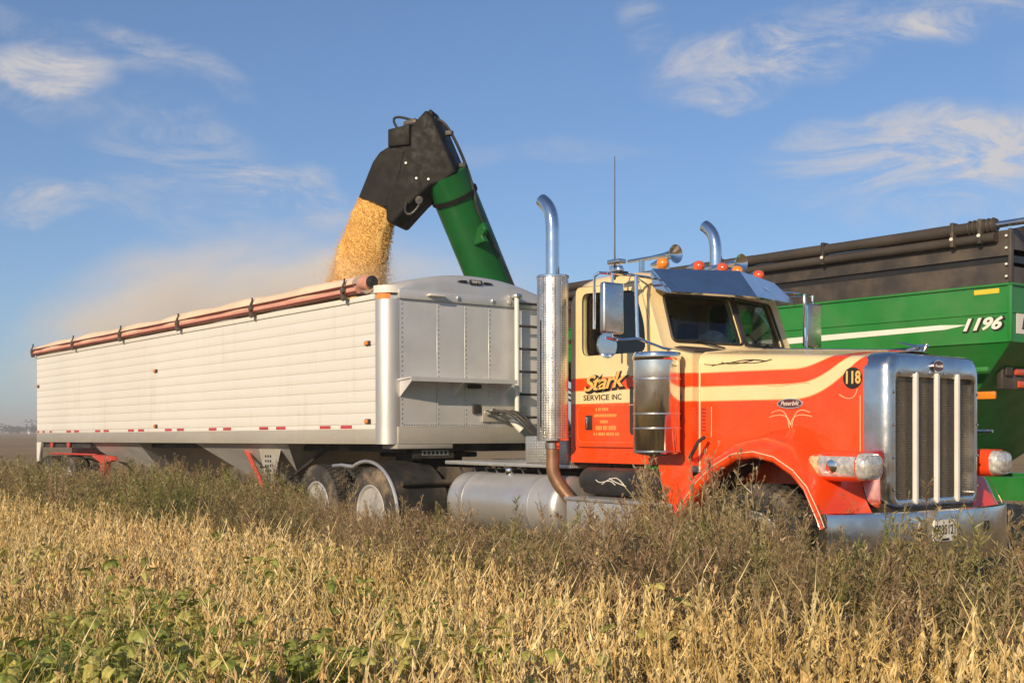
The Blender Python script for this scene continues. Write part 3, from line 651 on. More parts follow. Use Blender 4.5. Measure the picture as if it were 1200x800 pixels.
# --- chassis
for yy in (.83, 1.63): B().box((-2.35, yy, .78), (6.15, yy + .08, 1.03)).build('frame_rail', 'steel', T)
for xx in (-2.3, .9, 2.2, 4.6): B().box((xx, .91, .82), (xx + .1, 1.63, 1.0)).build('cross_member', 'steel', T)
B().box((.85, .36, 1.085), (2.95, 2.18, 1.125), .006).build('deck_plate', 'tread', T)
B().box((2.30, .34, 1.127), (2.94, 2.20, 1.40), .008).build('deck_box', 'tread', T)
fw = B(); fw.prism(rpoly([(-1.35, .85), (-.40, .80), (-.25, .95), (-.25, 1.59), (-.40, 1.74), (-1.35, 1.69)], .08), 'z', 1.13, 1.19, .01); fw.box((-1.0, .9, 1.0), (-.6, 1.64, 1.13)); fw.build('fifth_wheel', 'steel', T)
for side in (0, 1):
    yy = .385 if not side else mir(.385)
    tk = B(); tk.lathe([(0, 1.22), (.16, 1.225), (.27, 1.25), (.305, 1.29), (.31, 1.33), (.31, 2.97), (.305, 3.01), (.27, 3.05), (.16, 3.075), (0, 3.08)], (0, yy, .705), 'x', 44); tko = tk.build('fuel_tank', 'post', T)
    for x in (1.52, 2.62): B().lathe([(.311, -.03), (.316, -.028), (.316, .028), (.311, .03)], (x, yy, .705), 'x', 44).build('tank_strap', 'alu', tko)
    B().lathe([(.045, 0), (.05, .02), (.045, .06), (0, .065)], (2.05, yy - .05 if not side else yy + .05, 1.005), 'z', 14).build('filler_cap', 'chrome', tko)
    y0, y1 = sorted((yy - .29, yy + .3)) if not side else (yy - .3, yy + .29)
    B().box((3.22, y0, .36), (4.12, y1, .80), .008).build('step_box', 'tread', T)
    B().box((3.20, y0 - .015, .802), (4.60, y1, .835), .006).build('step_tread', 'alu', T)
    B().box((4.122, y0, .36), (4.27, y1, .80), .006).build('step_box', 'rust', T)
    B().box((4.272, y0 + .05, .36), (4.58, y1, .80), .006).build('battery_box', 'steel', T)
    ca = yy - .06 if not side else yy + .06
    at_ = B(); at_.lathe([(0, 3.24), (.10, 3.25), (.125, 3.29), (.128, 3.32), (.128, 4.36), (.125, 4.39), (.10, 4.43), (0, 4.44)], (0, ca, .985), 'x', 28); ato = at_.build('air_tank', 'black', T)
    if not side:
        for pts in (((3.52, 1.0), (3.6, .93), (3.68, 1.05), (3.78, .96)), ((3.60, .96), (3.75, 1.05), (3.82, 1.04), (3.90, .96)), ((3.70, 1.02), (3.78, .98), (3.86, .97), (3.92, .95))):
            B().tube([(q.x, ca - math.sqrt(max(0, .129 ** 2 - (q.y - .985) ** 2)) - .001, q.y) for q in bez([Vector((*p, 0)) for p in pts], 8)], .004, 4).build('painted_reflection', 'decal_white', ato)  # white strokes painted on to stand for a reflection in the tank's side
hb = B()
for k in range(7):
    x = 1.0 + k * .22; hb.tube(bez([(x, .55, 1.06), (x + R.uniform(-.05, .1), .42, 1.12), (x + .1, .35, 1.02), (x + .2 + R.uniform(-.1, .1), .5, .9)], 8), .012, 6)
hb.build('chassis_hoses', 'black', T)
# --- wheels
fwh = [(5.53, .16, False), (5.53, mir(.16), True)]
for x, y, fl in fwh: wheel(T, x, y, .515, True, fl)
for x in (-.19, -1.47):
    for y, fl in ((.165, False), (.50, True), (mir(.50), False), (mir(.165), True)): wheel(T, x, y, .515, False, fl)
    B().tube([(x, .2, .515), (x, mir(.2), .515)], .07, 12).build('axle', 'steel', T)
B().tube([(5.53, .2, .515), (5.53, mir(.2), .515)], .06, 12).build('axle', 'steel', T)
# half fenders over the front drive axle
for side in (0, 1):
    y0, y1 = (-.03, .68) if not side else (mir(.68), mir(-.03))
    arc = [(-.95, 1.03), (-.75, 1.045)] + [(-.17 + .66 * math.cos(a), .50 + .60 * math.sin(a)) for a in [rad(118 - 128 * k / 16) for k in range(17)]]
    rf = B().loft([[(x, y, z) for x, z in arc] for y in (y0, y0 + .01, y1)], False).build('rear_fender', 'steel', T, 60)
    ye = y0 if not side else y1
    B().tube([(x, ye, z) for x, z in arc], .022, 8).build('fender_trim', 'alu', rf)
    yb = sorted((ye + (.1 if not side else -.1), C + (-.45 if not side else .45)))
    B().tube([(.42, yb[0], .86), (.42, yb[1], .86)], .035, 10).build('fender_bar', 'steel', T)

# ================================================================== GRAIN TRAILER
G = root('grain_trailer', (0, C, 0), 'long white hopper bottom grain trailer with ribbed sides, being filled with soybeans', 'trailer')
XR, XF = -12.87, 0.0
W2 = 2 * C
NPL = 11; ph = (2.965 - 1.53) / NPL
pb = B(); pb.prism([(0, 0), (-.004, .004), (-.0065, .012), (-.008, ph * .5), (-.0065, ph - .013), (-.002, ph - .005), (-.002, ph - .001), (.03, ph - .001), (.03, 0)], 'x', XR, XF); plank = pb.mesh('side_plank', 25)
plank.materials.append(M['sidewhite'])
for k in range(NPL):
    obj('side_plank', plank, None, G, (0, 0, 1.53 + k * ph))
    obj('side_plank', plank, None, G, (XR, W2, 1.53 + k * ph), (0, 0, math.pi))
for y0, y1 in ((-.014, .05), (W2 - .05, W2 + .014)):
    B().box((XR, y0, 1.30), (XF, y1, 1.528), .006).build('bottom_rail', 'railgrey', G)
    B().box((XR, y0 - .004, 1.472), (XF, y1 - .004, 1.526), .003).build('tape_rail', 'sidewhite', G)
    B().box((XR - .02, y0 - .012, 2.967), (XF, y1 + .02, 3.03), .008).build('top_rail', 'sidewhite', G)
B().box((XR, .05, 1.36), (XR + .04, W2 - .05, 2.96)).build('rear_wall', 'sidewhite', G)
B().box((XR + .04, .05, 1.40), (XF, W2 - .05, 1.43)).build('floor_sheet', 'alu', G)
for y0, y1 in ((-.01, .05), (W2 - .05, W2 + .01)):
    B().prism([(XR - .02, 1.30), (XR + .26, 1.30), (XR + .10, .92), (XR - .02, .90)], 'y', y0, y1, .004, 1).build('rear_bracket', 'sidewhite', G)
# conspicuity tape, side markers
tp = [-12.76, -12.40, -11.95, -10.87, -10.43, -9.29, -8.86, -7.68, -7.23, -6.09, -5.62, -4.45, -3.96, -2.82, -2.33, -1.16, -.65]
for k, x in enumerate(tp):
    L = .26 if k > 2 else .13
    B().box((x - L / 2, -.0225, 1.484), (x + L / 2, -.0195, 1.522)).build('reflector_strip', 'tape_red', G)
for x, z in ((-.16, 2.47), (-.16, 1.565), (-6.61, 2.44), (-12.76, 2.41), (-6.61, 1.565)):
    m = B().box((x - .055, -.028, z - .028), (x + .055, -.011, z + .028), .006).build('marker_base', 'black', G)
    B().box((x - .045, -.046, z - .020), (x + .028, -.0285, z + .020), .006).build('marker_lens', 'amber', m)
# tarp roll along the near top rail
def lumpy(x): return .010 * math.sin(x * 3.1) + .012 * noise.noise(Vector((x * 1.3, 4, 1)))
rings = []
for k in range(61):
    x = -12.95 + (12.95 - .42) * k / 60; rr = .118 + lumpy(x); zz_ = 3.125 + .006 * math.sin(x * 1.1) + .05 * (k / 60)
    rings.append([(x, .075 + rr * 1.35 * math.cos(a) , zz_ + rr * math.sin(a) * (1.05 if math.sin(a) > 0 else .9)) for a in [2 * math.pi * j / 16 for j in range(16)]])
B().loft(rings, True, True, True).build('tarp_roll', 'tarp', G, 70)
rings = []
for k in range(61):
    x = -12.95 + (12.95 - .30) * k / 60; rr = .040 + .25 * lumpy(x + 3)
    rings.append([(x, -.055 + rr * math.cos(a), 3.082 + .02 * (k / 60) + rr * math.sin(a)) for a in [2 * math.pi * j / 14 for j in range(14)]])
B().loft(rings, True, True, True).build('tarp_edge', 'tarp_pink', G, 70)
for dz, dy in ((.044, -.092), (-.040, -.088)):
    B().tube([(x, dy + .006 * math.sin(x * 2), 3.095 + dz + .02 * (x + 12.95) / 12.6) for x in [-12.9 + .42 * k for k in range(31)]], .013, 6).build('tarp_cord', 'darkred', G)
B().lathe([(.070, -.20), (.078, -.19), (.085, -.06), (.06, -.05), (.06, .02), (.03, .03), (.03, .06), (0, .06)], (-.06, -.03, 3.17), 'x', 20).build('roll_end', 'tarp_pink', G)
B().lathe([(.066, -.05), (.07, -.03), (.07, .0), (.045, .01), (.045, .04), (0, .04)], (-.02, -.03, 3.17), 'x', 18).build('roll_hub', 'black', G)
hk = B(); hk.tube([(0, -.10, -.10), (0, -.13, .0), (0, -.12, .06), (0, -.09, .12), (0, -.085, .17)], .014, 6); hk.box((-.035, -.125, -.09), (.035, -.06, -.03), .008); hk.box((-.02, -.14, .0), (.05, -.09, .05), .008); hkm = hk.mesh('tarp_stop'); hkm.materials.append(M['steel'])
for x in (-12.85, -10.39, -7.96, -5.53, -3.02, -.57): obj('tarp_stop', hkm, None, G, (x, 0, 3.09))
# nose: rounded corner posts, riveted sheets, rails, dome
for side in (0, 1):
    f = (lambda y: W2 - y) if side else (lambda y: y)
    arc = [(.0 + .19 * math.sin(a), .19 - .205 * math.cos(a)) for a in [rad(90 * k / 10) for k in range(11)]]
    B().loft([[(x + .005, f(y), z) for x, y in arc] for z in (1.30, 2.965)], False).build('corner_post', 'post', G, 60)
    B().loft([[(x * 1.10, f(y - .02), z) for x, y in [(-.02, 0)] + arc + [(.19, .30), (-.02, .30)]] for z in (3.035, 3.12)], True, True, True).build('corner_cap', 'whitepaint', G, 30)
    ml = B().loft([[(.02 + x * .85, f(y - .008), z) for x, y in arc[1:8]] for z in (2.968, 3.033)], False).build('corner_marker', 'amber', G)
edges = [.19, .71, 1.11, 1.47, 1.98, W2 - .19]
for a, b_ in zip(edges[:-1], edges[1:]):
    B().box((.180, a + .002, 1.50), (.194, b_ - .002, 2.97), .003, 1).build('nose_sheet', 'alusheet', G)
B().box((.10, .15, 1.30), (.178, W2 - .15, 2.97)).build('nose_wall', 'alu', G)
B().box((.17, .16, 1.30), (.215, W2 - .16, 1.498), .006).build('nose_bottom_rail', 'railgrey', G)
B().box((.17, .17, 2.972), (.225, W2 - .17, 3.075), .006).build('nose_top_rail', 'dome', G)
rv = B()
def rivet(y, z): rv.lathe([(.010, 0), (.008, .005), (0, .007)], (.1935, y, z), 'x', 6)
for y in (.225, .71, 1.11, 1.47, 1.98, W2 - .225):
    for k in range(26): rivet(y + (.022 if y in edges else 0), 1.54 + k * .055)
for k in range(60): rivet(.25 + k * .034, 1.52)
tag(rv.build('rivets', 'polished', G), kind='stuff')
dome = []
for x, s in ((.215, .0), (.212, .55), (.195, .85), (.14, 1.0), (-.2, 1.06), (-.75, 1.06)):
    dome.append([(x, .17 + (W2 - .34) * k / 20, 3.072 + .245 * s * math.sin(math.pi * k / 20) ** .55) for k in range(21)])
B().loft(dome, False).build('nose_dome', 'dome', G, 60)
em = B().box((.2215, C - .105, 3.205), (.232, C + .085, 3.262), .005).build('maker_badge', 'decal_black', G)
text('badge_lettering', 'TIMPTE', (.233, C - .01, 3.234), FACE_PX, .045, 'decal_white', em, 0, 0, .14)
for s in (-1, 1):
    B().prism([(C - .01 + s * .13, 3.215), (C - .01 + s * .27, 3.228), (C - .01 + s * .22, 3.245), (C - .01 + s * .13, 3.25)], 'x', .214, .226).build('badge_wing', 'decal_black', G)
B().box((.225, .55, 3.02), (.30, .78, 3.045), .008).build('rail_handle', 'whitepaint', G)
for y in (.98, 1.5, 1.75): B().box((.225, y, 3.0), (.245, y + .03, 3.05), .004).build('rail_clip', 'polished', G)
# step shelf with gussets
sh = B().prism([(.195, 2.05), (.47, 2.065), (.47, 2.015), (.455, 2.015), (.455, 2.048), (.195, 2.03)], 'y', .17, 1.70).build('step_shelf', 'alusheet', G)
for y in (.19, .92, 1.64): B().prism([(.196, 2.03), (.45, 2.045), (.45, 2.02), (.196, 1.84)], 'y', y, y + .012).build('shelf_gusset', 'alusheet', G)
B().box((.2, 1.15, 1.96), (.26, 1.32, 2.01), .01).build('shelf_lamp', 'black', G)
# ladder pole and rungs
B().tube([(.30, 1.83, 1.50), (.30, 1.83, 3.10)], .030, 12).build('ladder_rail', 'whitepaint', G)
B().tube([(.30, 2.26, 1.50), (.30, 2.26, 3.10)], .030, 12).build('ladder_rail', 'whitepaint', G)
B().box((.22, 1.79, 3.08), (.35, 1.88, 3.13), .01).build('rail_foot', 'polished', G)
for k in range(6): B().tube([(.30, 1.83, 1.62 + k * .28), (.30, 2.26, 1.62 + k * .28)], .016, 8).build('ladder_rung', 'steel', G)
B().box((.196, 1.36, 1.56), (.225, 2.05, 1.75), .006).build('connector_plate', 'railgrey', G)
B().box((.196, 1.22, 1.66), (.23, 1.33, 1.77), .008).build('socket', 'black', G)
for k, y in enumerate((1.42, 1.52, 1.62)):
    B().lathe([(.0, 0), (.035, 0), (.035, .03), (.02, .05), (.02, .10), (0, .10)], (.22, y, 1.67 + .02 * (k % 2)), 'x', 12).build('gladhand', 'chrome', G)
for k, y in enumerate((1.42, 1.52, 1.62)):
    o = B().tube(bez([(.32, y, 1.68), (.75, y + .2, 1.75), (.6, 1.75, 1.35), (.95, 1.6, 1.05), (1.8, 1.75, 1.35 + .1 * k), (2.5, 1.5, 1.7), (2.95, 1.3 + .05 * k, 1.9)], 24), .017, 8).build('air_hose', 'black', G)
B().tube([(.27, 1.74, 1.60), (.36, 1.85, 1.46)], [.03, .045], 10).build('hose_holder', 'whitepaint', G)
for k in range(3): B().tube(bez([(2.4, 1.9, 1.5), (1.6, 1.9 + .05 * k, 1.3), (.9, 2.1, 2.4 - .15 * k), (.6, 2.2, 1.75)], 14), .014, 6).build('air_hose', 'black', G)
B().box((-.10, .14, 1.245), (.22, .92, 1.297), .006).build('nose_bracket', 'railgrey', G)
pt = B().box((.14, .40, 1.13), (.155, .98, 1.242)).build('hanger_plate', 'steel', G)
B().box((.156, .52, 1.165), (.158, .90, 1.225)).build('plate_mark', 'alu', pt)
for k in range(6): B().box((.1585, .54 + k * .06, 1.175), (.160, .575 + k * .06, 1.215)).build('plate_mark', 'decal_black', pt)
B().box((-2.4, .35, 1.205), (.05, W2 - .35, 1.298)).build('upper_coupler', 'steel', G)
# hoppers
def hopper(x0, x1, bx0, bx1):
    top = [(x0, .06, 1.31), (x1, .06, 1.31), (x1, W2 - .06, 1.31), (x0, W2 - .06, 1.31)]
    bot = [(bx0, .82, .66), (bx1, .82, .66), (bx1, W2 - .82, .66), (bx0, W2 - .82, .66)]
    h = B().loft([top, bot], True, True, True).build('hopper', 'alusheet', G, 0)
    B().box((bx0 - .05, .76, .56), (bx1 + .05, W2 - .76, .658), .01).build('hopper_gate', 'steel', h)
hopper(-10.2, -7.6, -9.25, -8.15); hopper(-5.3, -2.3, -4.4, -3.3)
B().box((-7.6, .3, 1.22), (-5.3, W2 - .3, 1.30)).build('belly_beam', 'steel', G)
# landing gear
for y in (.16, W2 - .28):
    lg = B().prism([(-3.38, 1.30), (-2.66, 1.30), (-2.84, .88), (-3.16, .88)], 'y', y, y + .012, .003, 1).build('gear_bracket', 'railgrey', G)
    for r in range(4):
        for c_ in range(3): B().lathe([(.020, 0), (.020, -.004), (0, -.004)], (-3.12 + c_ * .07, y, .93 + r * .065), 'y', 8).build('bracket_hole', 'decal_black', lg)
    B().box((-3.08, y + .014, .42), (-2.95, y + .13, 1.28), .01).build('landing_leg', 'railgrey', G)
    B().box((-3.05, y + .03, .30), (-2.98, y + .11, .42)).build('landing_leg', 'steel', G)
    B().box((-3.14, y - .04, .27), (-2.89, y + .18, .30), .01).build('landing_foot', 'steel', G)
    B().tube([(-3.90, y + .05, 1.28), (-3.20, y + .05, .60)], .035, 8).build('gear_brace', 'red', G)
    B().tube([(-2.1, y + .4, 1.25), (-2.95, y + .1, .7)], .025, 8).build('gear_brace', 'steel', G)
B().tube([(-3.01, .05, .80), (-3.01, .12, .80), (-3.01, .12, .98), (-3.01, .02, .98)], .014, 6).build('gear_crank', 'steel', G)
# running gear
for y in (.62, W2 - .74):
    B().box((-12.7, y, 1.02), (-9.2, y + .12, 1.28), .008).build('subframe_rail', 'red', G)
B().box((-12.7, .06, 1.20), (-9.9, .16, 1.295)).build('subframe_side', 'steel', G)
for y in (.10, W2 - .22):
    B().prism([(-9.95, 1.08), (-9.0, 1.06), (-8.95, .98), (-9.30, .95), (-9.34, .66), (-9.50, .66), (-9.56, .95), (-9.95, 1.04)], 'y', y, y + .12, .006, 1).build('subframe_bracket', 'red', G)
    B().tube([(-12.5, y + .06, 1.075), (-9.9, y + .06, 1.075)], .02, 8).build('fender_pipe', 'red', G)
    for x in (-12.0, -11.0): B().prism([(x - .09, 1.296), (x + .09, 1.296), (x + .05, 1.19), (x - .05, 1.19)], 'y', y - .09, y - .07).build('hanger_tab', 'red', G)
for x in (-12.32, -11.08):
    B().tube([(x, .2, .515), (x, W2 - .2, .515)], .065, 12).build('axle', 'steel', G)
    for y, fl in ((.165, False), (.50, True), (W2 - .50, False), (W2 - .165, True)): wheel(G, x, y, .515, False, fl)
for y in (.03, W2 - .65): B().box((-12.99, y, .25), (-12.975, y + .62, .98)).build('mud_flap', 'rubber', G)
G.rotation_euler = (0, -.0054, 0)
# heap of beans inside the trailer
hp = []
for i in range(41):
    x = -12.7 + 12.7 * i / 40
    hp.append([(x, .07 + (W2 - .14) * j / 12, 2.15 + .75 * math.exp(-((x + 2.0) / 2.2) ** 2) * math.exp(-((.07 + (W2 - .14) * j / 12 - C) / .9) ** 2) + .03 * noise.noise(Vector((x * 2, j, 0)))) for j in range(13)])

# ================================================================== GRAIN CART
K = root('grain_cart', (2.0, 5.7, 0), 'green and black grain cart with raised unloading auger, parked behind the orange truck', 'grain cart')
KX0, KX1, KY0, KY1 = -1.5, 5.52, 3.90, 7.55
ins = .012
def ring4(x0, x1, y0, y1, z): return [(x0, y0, z), (x1, y0, z), (x1, y1, z), (x0, y1, z)]
B().loft([ring4(KX0, KX1, KY0, KY1, 2.335), ring4(KX0, KX1, KY0, KY1, 2.905)], True).build('upper_body', 'green', K, 0)
B().loft([ring4(KX0, KX1 - .005, KY0 + .006, KY1 - .006, 2.334), ring4(.7, 3.6, 5.1, 6.35, .72)], True, False, True).build('lower_hopper', 'green', K, 0)
# pressed ridges and flanges
for z, t_ in ((2.905, .022), (2.632, .012), (2.345, .010)):
    B().box((KX0 - .01, KY0 - t_, z - .012), (KX1 + .01, KY0 + .004, z + .012), .004, 1).build('body_ridge', 'green', K)
    B().box((KX1 - .002, KY0 - t_, z - .012), (KX1 + t_, KY1, z + .012), .004, 1).build('body_ridge', 'green', K)
B().box((KX1 - .03, KY0 - .014, 2.34), (KX1 + .014, KY0 + .02, 2.90), .006).build('corner_angle', 'green', K)
# black extension
e = B(); e.loft([ring4(KX0, KX1, KY0, KY1, 2.918), ring4(KX0, KX1, KY0, KY1, 3.12)], True); e.build('extension_board', 'cartblack', K, 0)
e = B(); e.loft([ring4(KX0, KX1, KY0 + .02, KY1 - .02, 3.08), ring4(KX0, KX1, KY0 + .02, KY1 - .02, 3.25)], True); e.build('extension_gap', 'decal_black', K, 0)
e = B(); e.loft([ring4(KX0, KX1, KY0 - .012, KY1 + .012, 3.190), ring4(KX0, KX1, KY0 - .012, KY1 + .012, 3.44)], True); e.build('extension_board', 'cartblack', K, 0)
B().box((KX1 - .012, KY0 - .03, 2.92), (KX1 + .02, KY0 + .02, 3.45), .004).build('extension_corner', 'cartblack', K)
for z in (2.98, 3.10, 3.26, 3.38): B().lathe([(.014, 0), (.012, -.008), (0, -.010)], (KX1 - .03, KY0 - .03, z), 'y', 8).build('corner_bolt', 'decal_white', K)
for yy, zz2, rr in ((KY0 - .05, 3.495, .062), (KY0 - .06, 3.375, .050)):
    rings = []
    for k in range(51):
        x = KX0 + (5.40 - KX0) * k / 50; r_ = rr * (1 + .08 * noise.noise(Vector((x * 2.3, rr * 40, 0))))
        rings.append([(x, yy + r_ * math.cos(a), zz2 + r_ * math.sin(a)) for a in [2 * math.pi * j / 12 for j in range(12)]])
    B().loft(rings, True, True, True).build('rolled_tarp', 'darktarp', K, 70)
for x in (1.8, 3.35, 4.95, 5.25):
    st = B(); st.box((x - .02, KY0 - .125, 3.32), (x + .02, KY0 - .02, 3.57), .01); st.build('tarp_strap', 'steel', K)
    B().lathe([(.020, 0), (.016, -.012), (0, -.014)], (x, KY0 - .125, 3.40), 'y', 8).build('strap_bolt', 'decal_white', K)
for k in range(6): B().lathe([(.070, -.012), (.078, 0), (.070, .012)], (5.12 + k * .05, KY0 - .05, 3.497), 'x', 14).build('tarp_fold', 'darktarp', K)
B().tube([(5.40, KY0 - .05, 3.495), (6.3, KY0 - .05, 3.50)], .034, 12).build('tarp_pole', 'polished', K)
B().prism([(KY0, 3.44), (KY0 + 1.8, 3.85), (KY1, 3.44)], 'x', KX1 - .06, KX1, .01).build('end_bow', 'cartblack', K)
# white flash and number
B().prism([(2.0, 2.455), (4.80, 2.498), (5.05, 2.530), (4.75, 2.548), (2.0, 2.530)], 'y', KY0 - .004, KY0 - .001).build('side_stripe', 'decal_white', K)
text('number_shadow', '1196', (5.205, KY0 - .004, 2.513), FACE_NY, .165, 'decal_black', K, .35, .015, .47)
text('number', '1196', (5.195, KY0 - .007, 2.522), FACE_NY, .165, 'decal_white', K, .35, .006, .43)
B().box((5.13, KY0 - .004, 2.825), (5.40, KY0 - .001, 2.872)).build('warning_sticker', 'yellow', K)
B().box((KX1 + .002, KY0 + .10, 2.42), (KX1 + .006, KY0 + .55, 2.62)).build('end_decal', 'decal_white', K)
text('end_letter', 'B', (KX1 + .0075, KY0 + .24, 2.52), FACE_PX, .17, 'decal_black', K, .3, .004)
# end lamps and light bar
lb = B().box((KX1 - .35, KY0 + .35, 1.88), (KX1 - .28, KY0 + .85, 2.14), .01).build('lamp_bracket', 'steel', K)
B().box((KX1 - .275, KY0 + .38, 2.02), (KX1 - .25, KY0 + .50, 2.11), .008).build('end_lamp', 'steel', K)
B().box((KX1 - .275, KY0 + .56, 2.03), (KX1 - .25, KY0 + .80, 2.10), .008).build('end_lamp', 'redlens', K)
B().box((KX1 - .275, KY0 + .62, 1.90), (KX1 - .25, KY0 + .84, 1.97), .008).build('end_lamp', 'redlens', K)
B().box((4.7, KY0 + .04, 2.05), (5.25, KY0 + .10, 2.10), .01).build('lower_flange', 'green', K)
B().box((4.95, KY0 + .30, 1.78), (5.18, KY0 + .34, 1.86), .01).build('side_lamp', 'amber', K)
for x in (-.9, .9, 2.7, 4.4):
    B().prism([(KY0 + .03, 2.33), (KY0 + .15, 2.33), (KY0 + 1.25, 1.0), (KY0 + 1.18, .92)], 'x', x, x + .03).build('hopper_rib', 'green', K)
B().box((-2.6, 5.0, .70), (5.2, 5.2, .95)).build('cart_frame', 'green', K); B().box((-2.6, 6.25, .70), (5.2, 6.45, .95)).build('cart_frame', 'green', K)
B().tube([(4.6, 4.25, 1.45), (5.1, 4.3, 1.45)], .02, 6).build('side_handle', 'polished', K)
B().tube([(1.6, 4.0, .85), (1.6, 7.45, .85)], .12, 14).build('axle', 'green', K)
def big_tyre():
    b = B(); r, h = .88, .42
    b.lathe([(r * .55, -h * .8), (r * .62, -h), (r * .85, -h * 1.03), (r * .95, -h * .92), (r * .96, 0), (r * .95, h * .92), (r * .85, h * 1.03), (r * .62, h), (r * .55, h * .8)], (0, 0, 0), 'y', 40, closed=True)
    for k in range(22):
        for s in (-1, 1):
            m_ = Matrix.Rotation(2 * math.pi * (k + (.5 if s > 0 else 0)) / 22, 4, 'Y') @ Matrix.Rotation(s * .6, 4, 'X')
            b.box((r * .94, min(0, s * h * .95), -.035), (r * 1.02, max(0, s * h * .95), .035), 0, mtx=m_)
    return b.mesh('tyre')
BT = big_tyre()
def disc_mesh():
    b = B(); b.lathe([(.49, -.30), (.52, -.34), (.47, -.30), (.42, -.12), (.2, -.10), (.18, -.2), (0, -.2)], (0, 0, 0), 'y', 30); return b.mesh('rim')
BD = disc_mesh()
for y, fl in ((4.25, 0), (7.2, math.pi)):
    o = obj('wheel', BD, 'whitepaint', K, (1.6, y, .88), (0, .3, fl)); obj('tyre', BT, 'rubber', o)
B().prism([(-4.6, 5.55), (-2.6, 5.0), (-2.6, 6.45), (-4.6, 5.95)], 'z', .68, .80).build('drawbar', 'green', K)
# auger: boot, tube, spout head
A0, A1 = Vector((-1.18, 3.84, 1.02)), Vector((-.66, 1.42, 4.72))
B().tube([Vector((-1.3, 5.4, .70)), Vector((-1.25, 4.6, .75)), A0], [.36, .34, .31], 24).build('auger_boot', 'augergreen', K, 50)
B().tube([A0, A0.lerp(A1, .5), A1], [.295, .29, .285], 36).build('auger_tube', 'augergreen', K, 50)
ax = (A1 - A0).normalized()
for t_, rr in ((.05, .34), (.50, .315)):
    p = A0.lerp(A1, t_); B().tube([p - ax * .02, p + ax * .02], rr, 32).build('tube_flange', 'augergreen', K)
p = A0.lerp(A1, .93); B().tube([p - ax * .025, p + ax * .025], .31, 32).build('tube_collar', 'spout', K)
# spout head: a bent black hood lying in the vertical plane through the tube end that heads over the trailer
HE = Vector((-.8, -.6, 0)); HN = Vector((.6, -.8, 0)); HP = Vector((-.62, 1.5, 0))
def hp3(u, n, z): return HP + HE * u + HN * n + Vector((0, 0, z))
def hprism(pts, n0, n1, bev=0., seg=2):
    b = B().prism(pts, 'y', n0, n1, bev, seg)
    for v in b.bm.verts: v.co = hp3(v.co.x, v.co.y, v.co.z)
    bmesh.ops.recalc_face_normals(b.bm, faces=b.bm.faces[:]); return b
HEAD = [(.26, 5.48), (.16, 5.37), (-.14, 4.68), (.02, 4.56), (.20, 4.52), (.42, 4.34), (.70, 4.06), (.79, 4.10), (.80, 4.36), (.62, 4.80), (.60, 4.98), (.74, 5.05), (.74, 5.22), (.46, 5.28)]
hprism(HEAD, -.30, .28, .035, 3).build('spout_head', 'spout', K, 40)
DEF = [[(1.19, .20, 4.44), (.79, .27, 4.29), (.79, -.28, 4.29), (1.19, -.20, 4.44)], [(.98, .24, 4.87), (.60, .29, 4.72), (.60, -.29, 4.72), (.98, -.24, 4.87)], [(.88, .26, 4.98), (.58, .29, 4.86), (.58, -.29, 4.86), (.88, -.26, 4.98)], [(.74, .27, 5.05), (.54, .29, 4.98), (.54, -.29, 4.98), (.74, -.27, 5.05)]]
B().loft([[hp3(*q) for q in r_] for r_ in DEF], True, False, True).build('spout_deflector', 'spout', K, 25)
hprism([(.46, 5.04), (.75, 5.03), (.75, 5.25), (.46, 5.30)], .20, .32, .015).build('actuator_cover', 'spout', K)
hprism([(.40, 5.29), (.62, 5.27), (.60, 5.38), (.44, 5.42)], -.02, .16, .015).build('actuator', 'steel', K)
hprism([(.20, 5.44), (.36, 5.36), (.40, 5.40), (.24, 5.52)], -.15, .15, .015).build('head_cap', 'spout', K)
for pts in (((.66, .1, 5.26), (.86, .1, 5.50), (.70, .1, 5.48), (.50, .1, 5.40)), ((.50, .1, 5.40), (.40, .1, 5.36), (.30, .12, 5.42), (.18, .12, 5.40)),
            ((.18, .05, 5.40), (.02, .05, 5.38), (-.10, .05, 5.0), (-.26, .0, 4.75), (-.30, -.05, 4.32)), ((.15, .02, 5.38), (.0, .02, 5.30), (-.12, 0, 4.95), (-.25, -.05, 4.68), (-.27, -.1, 4.36)),
            ((-.30, -.05, 4.32), (-.36, -.2, 4.05), (-.50, -.45, 3.75), (-.62, -.7, 3.35)), ((.50, .31, 4.32), (.56, .34, 4.12), (.40, .34, 4.10), (.30, .31, 4.34)), ((.60, .15, 5.30), (.50, .2, 5.36), (.40, .2, 5.30), (.26, .2, 5.40))):
    B().tube(bez([hp3(*q) for q in pts], 16), .017, 8).build('hydraulic_hose', 'black', K)
for u, z in ((.02, 5.22), (-.16, 4.80)): hprism([(u - .04, z - .03), (u + .05, z - .03), (u + .05, z + .03), (u - .04, z + .03)], .0, .08, .008).build('hose_clip', 'steel', K)
B().tube([hp3(.32, .28, 4.33), hp3(.32, .36, 4.33)], .05, 12).build('hinge_pin', 'steel', K)
for u, z in ((.52, 4.82), (.38, 4.62), (.22, 4.60)): B().tube([hp3(u, .27, z), hp3(u, .292, z)], .015, 8).build('head_bolt', 'decal_white', K)
p = A0.lerp(A1, .80); B().prism([(p.x + .20, p.z + .02), (p.x + .40, p.z + .12), (p.x + .46, p.z + .02), (p.x + .38, p.z - .05), (p.x + .44, p.z - .13), (p.x + .22, p.z - .16)], 'y', p.y - .12, p.y - .04, .01, 1).build('auger_rest', 'augergreen', K)
obj_h = B().loft(hp, False).build('soybean_heap', None, None, 60)

